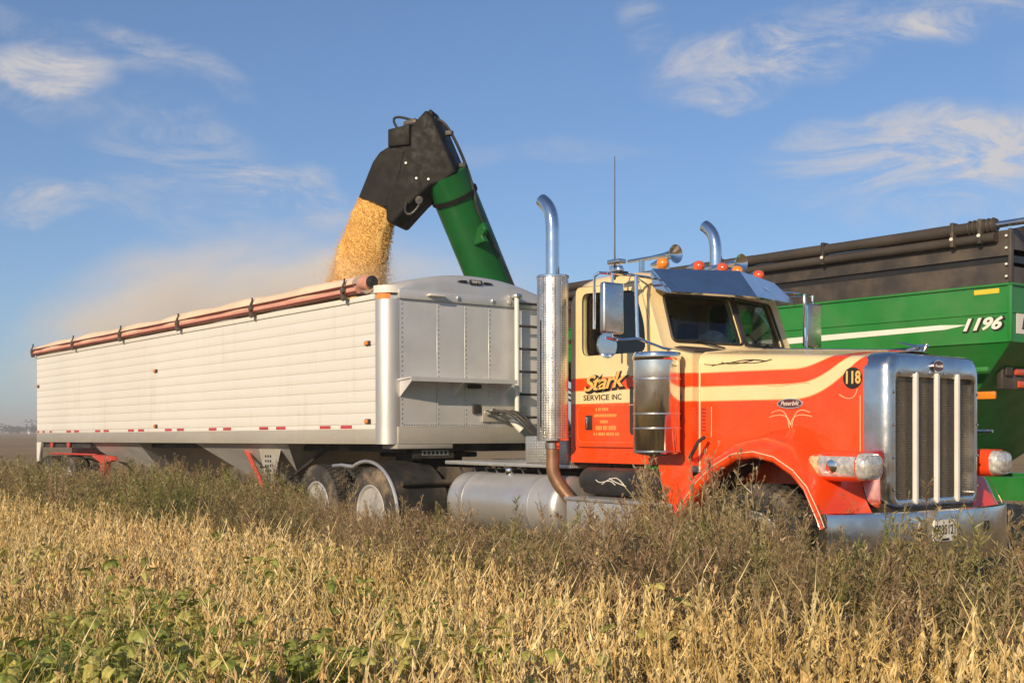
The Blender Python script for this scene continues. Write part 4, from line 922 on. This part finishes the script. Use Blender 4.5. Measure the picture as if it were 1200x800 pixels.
# ================================================================== FIELD
def plain(name, cols, scale=.35, rough=.95, bump=0., bscale=20):
    m = bpy.data.materials.new(name); m.use_nodes = True; t = m.node_tree; b = t.nodes['Principled BSDF']
    tcn = N(t, 'ShaderNodeTexCoord'); f1 = noi(t, tcn.outputs['Object'], scale, 8, .65); f2 = noi(t, tcn.outputs['Object'], scale * 14, 6, .6)
    c = MIXC(t, mapr(t, f1, .35, .65), cols[0], cols[1]); c = MIXC(t, MA(t, 'MULTIPLY', mapr(t, f2, .45, .7), .7), c, cols[2])
    LK(t, c, b.inputs['Base Color']); b.inputs['Roughness'].default_value = rough; b.inputs['Specular IOR Level'].default_value = .15
    if bump:
        bn = N(t, 'ShaderNodeBump'); bn.inputs['Strength'].default_value = bump; bn.inputs['Distance'].default_value = .05; LK(t, noi(t, tcn.outputs['Object'], bscale, 6), bn.inputs['Height']); LK(t, bn.outputs[0], b.inputs['Normal'])
    return m
M['ground'] = plain('field_soil_and_stubble', [(.27, .185, .09), (.34, .235, .115), (.17, .115, .06)], .05, bump=.6, bscale=6)
M['beans'] = plain('soybeans', [(.84, .53, .17), (.90, .60, .22), (.62, .35, .10)], 2.5, .75, .3, 110)
obj_h.data.materials.append(M['beans']); tag(obj_h, 'heap of golden soybeans filling the white trailer under the stream', 'grain', kind='stuff')
gb = B(); xs = [-1650, -1100, -500, -150, -60, -30, -15, 0, 15, 30, 60, 150, 500, 1100, 1650]
gb.loft([[(x, y, 0.) for y in xs] for x in xs], False); g = gb.build('ground', 'ground'); tag(g, kind='structure')

def leafmat(name, cols, scale=.5, trans=.25, rough=.7):
    """colour drifts from plant to plant (place in the field) and from leaf to leaf (object coordinates)"""
    m = bpy.data.materials.new(name); m.use_nodes = True; t = m.node_tree; t.nodes.clear()
    oi = N(t, 'ShaderNodeObjectInfo'); tcn = N(t, 'ShaderNodeTexCoord')
    f = noi(t, oi.outputs['Location'], scale, 4, .6)
    f = MA(t, 'ADD', mapr(t, f, .36, .64), MA(t, 'MULTIPLY', MA(t, 'SUBTRACT', oi.outputs['Random'], .5), .55), True)
    cr = N(t, 'ShaderNodeValToRGB'); el = cr.color_ramp.elements
    for i, c in enumerate(cols):
        p = i / (len(cols) - 1)
        e = el[i] if i < 2 else el.new(p)
        e.position = p; e.color = (*c, 1)
    el[1].position = 1 / (len(cols) - 1)
    LK(t, f, cr.inputs[0])
    g2 = noi(t, tcn.outputs['Object'], 22, 2, .5)
    hs = N(t, 'ShaderNodeHueSaturation'); LK(t, cr.outputs[0], hs.inputs['Color']); LK(t, mapr(t, g2, .3, .7, .65, 1.35), hs.inputs['Value'])
    d = N(t, 'ShaderNodeBsdfDiffuse'); tr = N(t, 'ShaderNodeBsdfTranslucent'); gl = N(t, 'ShaderNodeBsdfGlossy'); gl.inputs['Roughness'].default_value = .45
    LK(t, hs.outputs[0], d.inputs[0]); LK(t, hs.outputs[0], tr.inputs[0])
    mx = N(t, 'ShaderNodeMixShader'); mx.inputs[0].default_value = trans; LK(t, d.outputs[0], mx.inputs[1]); LK(t, tr.outputs[0], mx.inputs[2])
    m2 = N(t, 'ShaderNodeMixShader'); m2.inputs[0].default_value = .04; LK(t, mx.outputs[0], m2.inputs[1]); LK(t, gl.outputs[0], m2.inputs[2])
    o = N(t, 'ShaderNodeOutputMaterial'); LK(t, m2.outputs[0], o.inputs[0]); return m
M['pod'] = leafmat('dry_soybean_pods', [(.58, .41, .15), (.76, .57, .24), (.82, .66, .32), (.72, .49, .21)], .7, .18)
M['weed'] = leafmat('weeds', [(.20, .205, .055), (.32, .265, .105), (.30, .195, .11), (.41, .31, .16)], .55, .28)
M['grass'] = leafmat('weedy_grass', [(.19, .21, .065), (.31, .28, .105), (.42, .33, .15)], .6, .3)
M['leaf'] = leafmat('green_soybean_leaf', [(.24, .30, .055), (.42, .43, .10), (.66, .57, .17)], 1.3, .4)
M['tree'] = plain('far_tree_foliage', [(.045, .055, .03), (.065, .07, .035), (.035, .04, .025)], .2)

class P:
    """raw vertex/face lists for plant meshes"""
    def __init__(s): s.v = []; s.f = []
    def strip(s, pts, w, nrm=None):
        n = len(pts); base = len(s.v)
        for i, p in enumerate(pts):
            d = (pts[min(i + 1, n - 1)] - pts[max(i - 1, 0)]); side = d.cross(nrm if nrm is not None else Vector((.3, .9, .2)))
            side = side.normalized() if side.length > 1e-6 else Vector((1, 0, 0)); ww = w[i] if isinstance(w, list) else w
            s.v += [p - side * ww, p + side * ww]
        for i in range(n - 1): s.f.append((base + 2 * i, base + 2 * i + 1, base + 2 * i + 3, base + 2 * i + 2))
    def leaf(s, p, d, L, w, nrm):
        side = d.cross(nrm); side = side.normalized() if side.length > 1e-6 else Vector((1, 0, 0)); b = len(s.v)
        s.v += [p, p + d * L * .45 + side * w, p + d * L, p + d * L * .45 - side * w]; s.f.append((b, b + 1, b + 2, b + 3))
    def spindle(s, p, d, L, r, bend, k=4):
        u = d.cross(Vector((.2, .5, .8))).normalized(); w = d.cross(u); rings = []
        for t, q in ((0, .25), (.3, .9), (.65, 1.0), (.9, .5)):
            c = p + d * (L * t) + bend * (t * t); rings.append([c + (u * math.cos(2 * math.pi * j / k) * .55 + w * math.sin(2 * math.pi * j / k)) * r * q for j in range(k)])
        b = len(s.v)
        for rg in rings: s.v += rg
        s.v.append(p + d * L + bend)
        for i in range(3):
            for j in range(k): s.f.append((b + i * k + j, b + i * k + (j + 1) % k, b + (i + 1) * k + (j + 1) % k, b + (i + 1) * k + j))
        for j in range(k): s.f.append((b + 3 * k + j, b + 3 * k + (j + 1) % k, b + 4 * k))
    def mesh(s, name, m):
        me = bpy.data.meshes.new(name); me.from_pydata([tuple(v) for v in s.v], [], s.f); me.materials.append(M[m]); return me
def rv3(rz=1.): return Vector((R.uniform(-1, 1), R.uniform(-1, 1), R.uniform(-rz, rz)))
def soy(h):
    p = P(); lean = Vector((R.uniform(-.10, .10), R.uniform(-.10, .10), 0)); pt = lambda t: Vector((0, 0, h * t)) + lean * t * t
    def branch(f0, L0, n0, big=1.):
        p.strip([f0(t) for t in (0, .35, .7, 1)], [.0050, .0042, .0034, .0014], rv3()); p.strip([f0(t) for t in (0, .5, 1)], [.0042, .0036, .0012], rv3())
        for i in range(n0):
            t = .16 + .84 * (i + R.random()) / n0; q = f0(min(1, t))
            for _ in range(R.choice((2, 2, 3, 3, 4))):
                a = R.uniform(0, 6.283); up = R.uniform(-3.4, -1.1) if R.random() < .82 else R.uniform(.2, 2.2); d = Vector((math.cos(a), math.sin(a), up)).normalized()
                p.spindle(q + d * .004, d, R.uniform(.026, .037) * big, R.uniform(.0032, .0044) * big, Vector((0, 0, R.uniform(-.012, .012))))
    branch(pt, h, 25)
    for _ in range(R.choice((1, 2, 2))):
        t0 = R.uniform(.1, .35); a = R.uniform(0, 6.28); o = pt(t0); e = Vector((math.cos(a) * .12, math.sin(a) * .12, h * R.uniform(.35, .5)))
        branch(lambda t, o=o, e=e: o + Vector((e.x * t ** .6, e.y * t ** .6, e.z * t)), .4, 11)
    for _ in range(3):       # bare petioles
        q = pt(R.uniform(.4, 1)); d = Vector((R.uniform(-1, 1), R.uniform(-1, 1), R.uniform(.2, 1.4))).normalized(); p.strip([q, q + d * R.uniform(.06, .16)], [.0018, .0008], rv3())
    return p.mesh('soybean_stalk', 'pod')
def weed_bush(h, n, m='weed'):
    p = P(); lean = Vector((R.uniform(-.12, .12), R.uniform(-.12, .12), 0)); pt = lambda t: Vector((0, 0, h * t)) + lean * t * t
    p.strip([pt(0), pt(.4), pt(.75), pt(1)], [.005, .004, .003, .001], rv3()); p.strip([pt(0), pt(.5), pt(1)], [.005, .004, .001], rv3())
    for i in range(n):
        t = .12 + .86 * (i + R.random()) / n; o = pt(t); a = R.uniform(0, 6.28); L = h * R.uniform(.20, .36) * (1.15 - .75 * t); sp = R.uniform(.35, .75)
        d = Vector((math.cos(a) * sp, math.sin(a) * sp, R.uniform(.55, 1.0))).normalized(); e = o + d * L + Vector((0, 0, L * .22)); mid = o + d * L * .5
        p.strip([o, mid, e], [.0025, .002, .001], rv3())
        for k in range(11):
            s_ = .15 + .85 * (k + R.random()) / 11; q = o.lerp(mid, s_ * 2) if s_ < .5 else mid.lerp(e, s_ * 2 - 1)
            dd = (rv3() + Vector((0, 0, .7)) + d * .5).normalized(); p.leaf(q, dd, R.uniform(.016, .042), R.uniform(.0022, .0045), rv3())
    return p.mesh('weed', m)
def marestail(h):
    p = P(); lean = Vector((R.uniform(-.15, .15), R.uniform(-.15, .15), 0)); pt = lambda t: Vector((0, 0, h * t)) + lean * t * t
    p.strip([pt(0), pt(.5), pt(1)], [.005, .004, .001], rv3()); p.strip([pt(0), pt(.5), pt(1)], [.005, .004, .001], rv3())
    for i in range(130):
        t = R.uniform(.1, 1) ** .8; a = R.uniform(0, 6.28); d = Vector((math.cos(a), math.sin(a), R.uniform(.4, 1.6))).normalized()
        p.leaf(pt(t), d, R.uniform(.04, .09) * (1.2 - .6 * t), R.uniform(.002, .0038), rv3())
    return p.mesh('weed', 'weed')
def tuft(h, n, heads):
    p = P()
    for i in range(n):
        a = R.uniform(0, 6.28); out = R.uniform(.05, .35) * h; H = h * R.uniform(.55, 1.0); c, s_ = math.cos(a), math.sin(a); o = Vector((c * .03, s_ * .03, 0))
        pts = [o, o + Vector((c * out * .25, s_ * out * .25, H * .5)), o + Vector((c * out * .6, s_ * out * .6, H * .85)), o + Vector((c * out, s_ * out, H * R.uniform(.75, 1.0)))]
        p.strip(pts, [.0035, .0035, .0028, .0006], rv3(.2))
        if i < heads:
            q = pts[2]; d = (pts[3] - pts[2]).normalized() + Vector((0, 0, .6)); d.normalize()
            for _ in range(26):
                z = q + d * R.uniform(0, .09); p.leaf(z, (rv3() + d).normalized(), .016, .0018, rv3())
    return p.mesh('grass_tuft', 'grass')
def ng_scatter(name, protos, pts, m0=None):
    """pts: (x, y, z, rx, ry, rz, scale, proto index); one object that instances the prototypes"""
    me = bpy.data.meshes.new(name); me.from_pydata([q[:3] for q in pts], [], [])
    at = me.attributes.new('rot', 'FLOAT_VECTOR', 'POINT'); at.data.foreach_set('vector', [c for q in pts for c in q[3:6]])
    at = me.attributes.new('scl', 'FLOAT', 'POINT'); at.data.foreach_set('value', [q[6] for q in pts])
    at = me.attributes.new('pid', 'INT', 'POINT'); at.data.foreach_set('value', [q[7] for q in pts])
    o = bpy.data.objects.new(name, me); COL.objects.link(o)
    ng = bpy.data.node_groups.new(name, 'GeometryNodeTree'); ng.interface.new_socket('Geometry', in_out='INPUT', socket_type='NodeSocketGeometry'); ng.interface.new_socket('Geometry', in_out='OUTPUT', socket_type='NodeSocketGeometry')
    gi, go, jn = ng.nodes.new('NodeGroupInput'), ng.nodes.new('NodeGroupOutput'), ng.nodes.new('GeometryNodeJoinGeometry')
    def na(n_, typ):
        a = ng.nodes.new('GeometryNodeInputNamedAttribute'); a.data_type = typ; a.inputs[0].default_value = n_; return a.outputs[0]
    rot, scl, pid = na('rot', 'FLOAT_VECTOR'), na('scl', 'FLOAT'), na('pid', 'INT')
    for i, pm in enumerate(protos):
        po = bpy.data.objects.new(name + '_shape', pm)
        oi = ng.nodes.new('GeometryNodeObjectInfo'); oi.inputs['Object'].default_value = po; oi.inputs['As Instance'].default_value = True
        cp_ = ng.nodes.new('FunctionNodeCompare'); cp_.data_type = 'INT'; cp_.operation = 'EQUAL'; ng.links.new(pid, cp_.inputs[2]); cp_.inputs[3].default_value = i
        ip = ng.nodes.new('GeometryNodeInstanceOnPoints'); ng.links.new(gi.outputs[0], ip.inputs['Points']); ng.links.new(cp_.outputs[0], ip.inputs['Selection']); ng.links.new(oi.outputs['Geometry'], ip.inputs['Instance'])
        ng.links.new(rot, ip.inputs['Rotation']); ng.links.new(scl, ip.inputs['Scale']); ng.links.new(ip.outputs[0], jn.inputs[0])
    ng.links.new(jn.outputs[0], go.inputs[0]); md = o.modifiers.new('scatter', 'NODES'); md.node_group = ng
    return o
CAMP = Vector((11.65, -7.19)); FWD = Vector((-.786, .618)); RGT = Vector((.618, .786))
def inview(x, y, extra=2.2, behind=-1.5):
    d = Vector((x, y)) - CAMP; z = d.dot(FWD); r = d.dot(RGT); return z > behind and abs(r) < .45 * max(z, 0) + extra
def edge(x):         # crop / weed boundary, a wavering line along the truck
    return -3.05 + .35 * noise.noise(Vector((x * .5, 2.2, 0))) + .15 * noise.noise(Vector((x * 1.9, 7.2, 0)))
# dry soybeans
soys = [soy(R.uniform(.60, .74)) for _ in range(8)]
pts = []
for _ in range(200000):
    x = R.uniform(-16, 14); y = R.uniform(-11, -2.7)
    if len(pts) > 12000: break
    if not inview(x, y): continue
    d = (Vector((x, y)) - CAMP).length
    if d < 1.6: continue
    if y > edge(x) + R.uniform(-.1, .35): continue
    if d > 9 and R.random() < .35: continue
    pts.append((x, y, 0, R.gauss(0, .075), R.gauss(0, .075), R.uniform(0, 6.28), R.uniform(.82, 1.12), R.randrange(8)))
crop = ng_scatter('soybean_crop', soys, pts); tag(crop, 'dense stand of dry tan soybean stalks hung with ripe pods', 'crop', kind='stuff')
# weeds
wd = [weed_bush(R.uniform(.70, .85), 24) for _ in range(5)] + [marestail(R.uniform(.7, .9)) for _ in range(3)] + [tuft(R.uniform(.6, .8), 22, 7) for _ in range(3)]
pts = []
def hmap(x, y): return .95 + .42 * noise.noise(Vector((x * .45, y * .6, 5.5)))
for _ in range(300000):
    if len(pts) > 8200: break
    x = -34 + 48 * R.random() ** .72; y = R.uniform(-3.6, .45)
    if not inview(x, y, 3.0): continue
    if y < edge(x) - .05 - R.uniform(-.25, .25): continue
    d = (Vector((x, y)) - CAMP).length
    k = R.random(); g_ = noise.noise(Vector((x * .35, y * .7, 9.1)))
    pid_ = R.randrange(8, 11) if k < .18 + .3 * max(0, g_) else (R.randrange(5, 8) if k < .45 else R.randrange(0, 5))
    s_ = R.uniform(.75, 1.18) * hmap(x, y)
    if 4.6 < x: s_ *= 1.04
    if 6.2 < x and y > -1.7: s_ *= .76
    if .6 < x < 4.6 and y > -1.6: s_ *= .74
    if 2.5 < x < 6.6 and y < -1.5: s_ *= .84
    if x < -8 and y > -2: s_ *= .70
    if -2.4 < x < .6 and y > -1.6: s_ *= .80
    pts.append((x, y, 0, R.gauss(0, .14), R.gauss(0, .14), R.uniform(0, 6.28), s_, pid_))
for _ in range(1100):          # under and behind the trailer
    x = R.uniform(-40, 8); y = R.uniform(.4, 9)
    pts.append((x, y, 0, R.gauss(0, .14), R.gauss(0, .14), R.uniform(0, 6.28), R.uniform(.45, .75), R.randrange(0, 11)))
wo_ = ng_scatter('weed_strip', wd, pts); tag(wo_, 'brown and olive weeds in a ragged strip along the truck', 'weeds', kind='stuff')
# the tallest weeds, each a thing of its own
tall = [weed_bush(.92, 34), weed_bush(.88, 30), marestail(.95), tuft(.9, 26, 10)]
spots = []
for x, y, k, s_ in [(6.25, -.3, 1, .95), (6.45, -.7, 0, .95), (6.3, -1.2, 2, .98), (6.5, -1.5, 1, .95), (6.1, -1.4, 0, .98), (7.0, -1.8, 1, .92), (7.4, -2.2, 0, .9), (7.7, -1.7, 2, .9), (5.3, -.62, 3, 1.12), (5.7, -.95, 3, 1.05), (5.5, -.6, 3, 1.18), (5.05, -.75, 3, 1.0), (5.95, -1.0, 3, 1.0), (5.4, -1.2, 0, 1.0), (6.1, -.75, 3, 1.05), (5.62, -.75, 2, 1.08), (5.25, -.8, 0, 1.05), (5.85, -.4, 3, 1.12), (6.05, -.5, 1, 1.05), (6.2, -.9, 0, 1.0), (5.45, -.25, 2, 1.12), (5.65, -.2, 3, 1.15), (5.20, -.55, 1, 1.02), (4.95, -.3, 0, .92), (6.35, -.5, 2, .95), (5.55, -.35, 0, 1.10), (5.35, -.45, 3, 1.15), (5.75, -.55, 2, 1.02), (5.15, -.3, 3, 1.0), (5.9, -.7, 0, 1.0), (5.0, -.5, 2, .9), (5.45, -.9, 1, 1.05), (4.7, -.7, 1, .85), (3.9, -.5, 2, .88), (3.2, -.45, 0, .85),
                    (2.4, -.4, 3, .92), (1.7, -.5, 0, .95), (1.0, -.45, 3, 1.0), (.6, -.7, 2, .95), (.1, -.5, 1, .95), (-.9, -.6, 3, .95), (-2.0, -.5, 0, 1.08), (-2.6, -.8, 1, 1.05), (-3.3, -.5, 2, 1.05), (-4.4, -.6, 0, 1.05),
                    (-5.6, -.7, 1, 1.15), (-6.3, -.6, 3, 1.15), (-7.2, -.5, 0, 1.12), (-8.6, -.6, 2, 1.1), (-10.2, -.6, 0, 1.0), (-11.8, -.7, 1, 1.0), (6.7, -.3, 3, .95), (6.75, -.8, 1, 1.0), (7.1, -1.0, 3, 1.0), (6.9, -.9, 0, 1.0), (7.3, -1.3, 1, 1.0), (7.9, -1.1, 2, .85), (8.3, -1.9, 0, .88), (7.0, -2.0, 3, .95), (6.3, -1.6, 1, .95)]:
    o = bpy.data.objects.new('tall_weed', tall[k]); COL.objects.link(o); s_ *= .70 if x > 6.6 and y > -1.4 else (.8 if x < -9 else (.74 if .3 < x < 4.5 else (1.24 if 4.9 < x < 6.2 and y > -1 else 1))); o.location = (x, y, 0); o.scale = (s_,) * 3; o.rotation_euler = (R.gauss(0, .06), R.gauss(0, .06), R.uniform(0, 6.28))
    place = [p_ for x_, p_ in ((-9.5, "the trailer's wheels"), (-6.8, 'the rear hopper'), (-4.0, 'the gap between the hoppers'), (-1.9, "the trailer's landing gear"), (.55, "the truck's drive wheels"), (3.0, 'the fuel tank'), (4.75, 'the cab step'), (6.1, 'the front wheel'), (6.6, 'the headlamp'), (99, 'the bumper')) if x < x_][0]
    tag(o, ('tall bushy brown weed', 'tall loose brown weed', 'tall slender leafy weed', 'tall tuft of seeding grass')[k] + ' in front of ' + place, 'weed', 'tall weeds beside the truck')
# green soybean plants among the dry ones
lf = P(); Lp = [Vector((0, 0, 0)), Vector((.018, .018, .002)), Vector((.030, .042, .0)), Vector((.026, .066, -.006)), Vector((0, .095, -.016)), Vector((-.026, .066, -.006)), Vector((-.030, .042, .0)), Vector((-.018, .018, .002))]
mid = [Vector((0, .042, .008)), Vector((0, .07, .002))]
lf.v = Lp + mid; lf.f = [(0, 1, 2, 8), (8, 2, 3, 9), (9, 3, 4), (9, 4, 5), (8, 9, 5, 6), (0, 8, 6, 7)]
leaf_me = lf.mesh('leaf', 'leaf')
def on_z(px, py, z):
    r = (px - 600) / 1386; dx = r * .618 - .786; dy = r * .786 + .618; t_ = (z - 1.45) * 1386 / (505 - py); return 11.65 + t_ * dx, -7.19 + t_ * dy
gp = []
for (px, py, n, sp) in ((30, 665, 5, 45), (25, 780, 4, 40), (130, 680, 3, 40), (250, 720, 5, 60), (290, 785, 5, 60), (330, 660, 3, 50), (440, 770, 5, 60), (530, 750, 4, 50), (420, 700, 3, 60), (620, 770, 3, 60), (120, 770, 4, 60), (760, 720, 2, 30)):
    for _ in range(n): gp.append(on_z(px + R.uniform(-sp, sp), py + R.uniform(-18, 18), .66))
for x, y in gp:
    st = P(); h = R.uniform(.60, .72); leaves = []
    top = Vector((R.uniform(-.06, .06), R.uniform(-.06, .06), h)); st.strip([Vector((0, 0, 0)), top * .5, top], [.004, .0035, .002], rv3())
    for _ in range(R.randrange(4, 7)):
        q = top * R.uniform(.65, 1); a = R.uniform(0, 6.28); e = q + Vector((math.cos(a) * .10, math.sin(a) * .10, R.uniform(.02, .10))); st.strip([q, e], [.002, .0015], rv3())
        for da in (-1.2, 0, 1.2): leaves.append((e, a - math.pi / 2 + da))
    ro = bpy.data.objects.new('soybean_plant', st.mesh('soybean_plant', 'leaf')); COL.objects.link(ro); ro.location = (x, y, 0)
    tag(ro, 'green leafy soybean plant still growing among the dry stalks', 'plant', 'green soybean plants in the dry crop')
    for e, a in leaves:
        l_ = bpy.data.objects.new('leaf', leaf_me); COL.objects.link(l_); l_.parent = ro; l_.location = e; l_.rotation_euler = (R.uniform(-.9, .35), R.uniform(-.5, .5), a); l_.scale = (R.uniform(.55, .95),) * 3

# low yellow-green growth under the dry stalks
def under():
    p = P()
    for _ in range(12):
        a = R.uniform(0, 6.28); q = Vector((R.uniform(-.10, .10), R.uniform(-.10, .10), R.uniform(.44, .66))); b_ = len(p.v); m_ = Matrix.Rotation(a, 4, 'Z') @ Matrix.Rotation(R.uniform(-.9, .4), 4, 'X') @ Matrix.Rotation(R.uniform(-.5, .5), 4, 'Y'); s_ = R.uniform(.35, .75)
        p.v += [q + (m_ @ v) * s_ for v in lf.v]; p.f += [tuple(i + b_ for i in fc) for fc in lf.f]; p.strip([Vector((q.x * .3, q.y * .3, .1)), q], [.0025, .0012], rv3())
    for _ in range(16):
        a = R.uniform(0, 6.28); H = R.uniform(.45, .72); c, s_ = math.cos(a), math.sin(a); p.strip([Vector((c * .04, s_ * .04, .1)), Vector((c * .07, s_ * .07, H * .7)), Vector((c * .16, s_ * .16, H))], [.003, .0028, .0005], rv3(.2))
    return p.mesh('undergrowth', 'leaf')
us = [under() for _ in range(4)]; pts = []
while len(pts) < 420:
    px, py = R.uniform(-80, 760), R.uniform(630, 830)
    if R.random() > max(0, 1 - px / 800) * (.25 + .75 * (py - 620) / 200): continue
    x, y = on_z(px, py, .58)
    if noise.noise(Vector((x * 1.1, y * 1.1, 3.3))) < -.05: continue
    pts.append((x, y, 0, R.gauss(0, .1), R.gauss(0, .1), R.uniform(0, 6.28), R.uniform(.85, 1.1), R.randrange(4)))
ug = ng_scatter('undergrowth', us, pts); tag(ug, 'yellow green leaves and grass growing up through the dry soybeans', 'undergrowth', kind='stuff')

# ================================================================== FALLING GRAIN AND DUST
def stream(t_):
    """centre and half widths of the falling stream, t from spout (0) to heap (1)"""
    z = 4.40 - 1.75 * t_; u = .97 + .36 * min(1, t_ * 1.5) ** .75; return u, z, .21 + .13 * min(1, t_ * 1.7), .20 + .10 * t_
rings = []
for k in range(23):
    t_ = k / 22; u, z, ru, rn = stream(t_)
    ring = []
    for j in range(40):
        a = 2 * math.pi * j / 40; ca, sa = math.cos(a), math.sin(a)
        w_ = 1 + .26 * noise.noise(Vector((ca * 1.5, sa * 1.5, z * 2.9))) + .10 * noise.noise(Vector((ca * 5, sa * 5, z * 9)))
        ring.append(hp3(u + ru * ca * w_, rn * sa * w_, z + .16 * ca * (1 - t_)))
    rings.append(ring)
sb = B().loft(rings, True, True, True)
mb = plain('bean_stream', [(.84, .53, .17), (.90, .60, .22), (.62, .35, .10)], 2.5, .8); t = mb.node_tree; b = t.nodes['Principled BSDF']; tcn = N(t, 'ShaderNodeTexCoord')
vo = N(t, 'ShaderNodeTexVoronoi'); vo.inputs['Scale'].default_value = 85; LK(t, tcn.outputs['Object'], vo.inputs['Vector']); sx_ = N(t, 'ShaderNodeSeparateXYZ'); LK(t, vo.outputs['Color'], sx_.inputs[0])
LK(t, MIXC(t, sx_.outputs[0], (.60, .355, .10), (.88, .58, .20)), b.inputs['Base Color'])
bn = N(t, 'ShaderNodeBump'); bn.inputs['Strength'].default_value = .4; bn.inputs['Distance'].default_value = .008; bn.invert = True; LK(t, vo.outputs['Distance'], bn.inputs['Height']); LK(t, bn.outputs[0], b.inputs['Normal'])
gr = [sb.build('grain_stream', mb, None, 70)]
tag(gr[0], 'thick stream of golden soybeans pouring from the black spout into the trailer', 'grain', kind='stuff')
bt = bmesh.new(); bmesh.ops.create_icosphere(bt, subdivisions=1, radius=.0045); bme = bpy.data.meshes.new('bean'); bt.to_mesh(bme); bt.free(); bme.materials.append(M['beans'])
pts = []
for _ in range(26000):
    t_ = R.random() ** .8; u, z, ru, rn = stream(t_); a = R.uniform(0, 6.28)
    k = 1 + abs(R.gauss(0, .05 + .10 * t_)) + (.0 if R.random() < .92 else R.uniform(0, .7) * t_)
    q = hp3(u + ru * k * math.cos(a) + (R.uniform(0, .35) * t_ if R.random() < .06 else 0), rn * k * math.sin(a), z + .16 * math.cos(a) * (1 - t_))
    pts.append((q.x, q.y, q.z, 0, 0, 0, R.uniform(.7, 1.5), 0))
fb = ng_scatter('falling_beans', [bme], pts); tag(fb, 'loose soybeans flying round the falling stream', 'grain', kind='stuff')
def volume(name, col, dens, noisy=None, g=.2):
    m = bpy.data.materials.new(name); m.use_nodes = True; t = m.node_tree; t.nodes.clear()
    v = N(t, 'ShaderNodeVolumePrincipled'); v.inputs['Color'].default_value = (*col, 1); v.inputs['Density'].default_value = dens; v.inputs['Anisotropy'].default_value = g
    if noisy:
        tcn = N(t, 'ShaderNodeTexCoord'); ln = VM(t, 'LENGTH', tcn.outputs['Object']).outputs['Value']
        f = mapr(t, ln, 1.0, .25); n_ = mapr(t, noi(t, tcn.outputs['Object'], noisy, 4, .6), .34, .70)
        LK(t, MA(t, 'MULTIPLY', MA(t, 'MULTIPLY', f, n_), dens), v.inputs['Density'])
    o = N(t, 'ShaderNodeOutputMaterial'); LK(t, v.outputs[0], o.inputs['Volume']); return m
def puff(name, loc, sc, dens, nz, label):
    t = bmesh.new(); bmesh.ops.create_icosphere(t, subdivisions=3, radius=1); me = bpy.data.meshes.new(name); t.to_mesh(me); t.free(); me.materials.append(volume(name, (.95, .89, .80), dens, nz, -.25))
    o = bpy.data.objects.new(name, me); COL.objects.link(o); o.location = loc; o.scale = sc; tag(o, label, 'dust', kind='stuff'); return o
puff('dust_cloud', (-12.6, 4.4, 3.2), (11.0, 4.8, 2.9), .95, 2.4, 'drifting tan grain dust above the trailer')
puff('dust_puff', (-1.95, .75, 3.35), (1.1, .8, .75), 1.5, 2.2, 'pale dust rising where the bean stream lands')

# ================================================================== FAR FIELD EDGE, HAZE
tp_ = P()
for k in range(640):
    an = rad(20 + 110 * k / 640 + R.uniform(-.3, .3)); dd = R.uniform(640, 780); c0 = Vector((11.65 - dd * math.cos(an - rad(20)), -7.19 + dd * math.sin(an - rad(20)), 0)) if False else Vector((11.65 + dd * math.cos(rad(90) + an - rad(10)), -7.19 + dd * math.sin(rad(90) + an - rad(10)), 0))
    h = R.uniform(3, 6) if R.random() < .9 else R.uniform(7, 10)
    w_ = h * R.uniform(.7, 1.5)
    tp_.strip([c0, c0 + Vector((0, 0, h * .5))], [.3, .2], Vector((.6, .8, 0)))
    for _ in range(110):
        q = rv3(); q = q.normalized() * R.uniform(.3, 1) ** .5; p0 = c0 + Vector((q.x * w_, q.y * w_, h * .58 + q.z * h * .42)); tp_.leaf(p0, rv3().normalized(), R.uniform(.5, 1.3), R.uniform(.3, .6), rv3())
to_ = bpy.data.objects.new('tree_line', tp_.mesh('tree_line', 'tree')); COL.objects.link(to_); tag(to_, 'low hazy line of distant trees on the horizon', 'trees', kind='stuff')
d = FWD * 620 + RGT * (620 * (35 - 600) / 1386); sx, sy = CAMP.x + d.x, CAMP.y + d.y
s = B(); s.lathe([(.9, 0), (.9, 2.6), (1.0, 2.7), (.15, 3.3), (0, 3.35)], (sx, sy, 0), 'z', 20); si = s.build('grain_bin', 'whitepaint'); tag(si, 'small white grain bin far off by the tree line', 'grain bin')
hz = B().box((-1700, -1700, -1.2), (1700, 1700, 16)).build('haze', None, None, 0)
hz.data.materials.append(volume('haze', (.93, .91, .89), .0010)); tag(hz, 'pale haze over the far field', 'haze', kind='stuff')
for o in bpy.data.objects:
    if 'o' in o.keys(): del o['o']
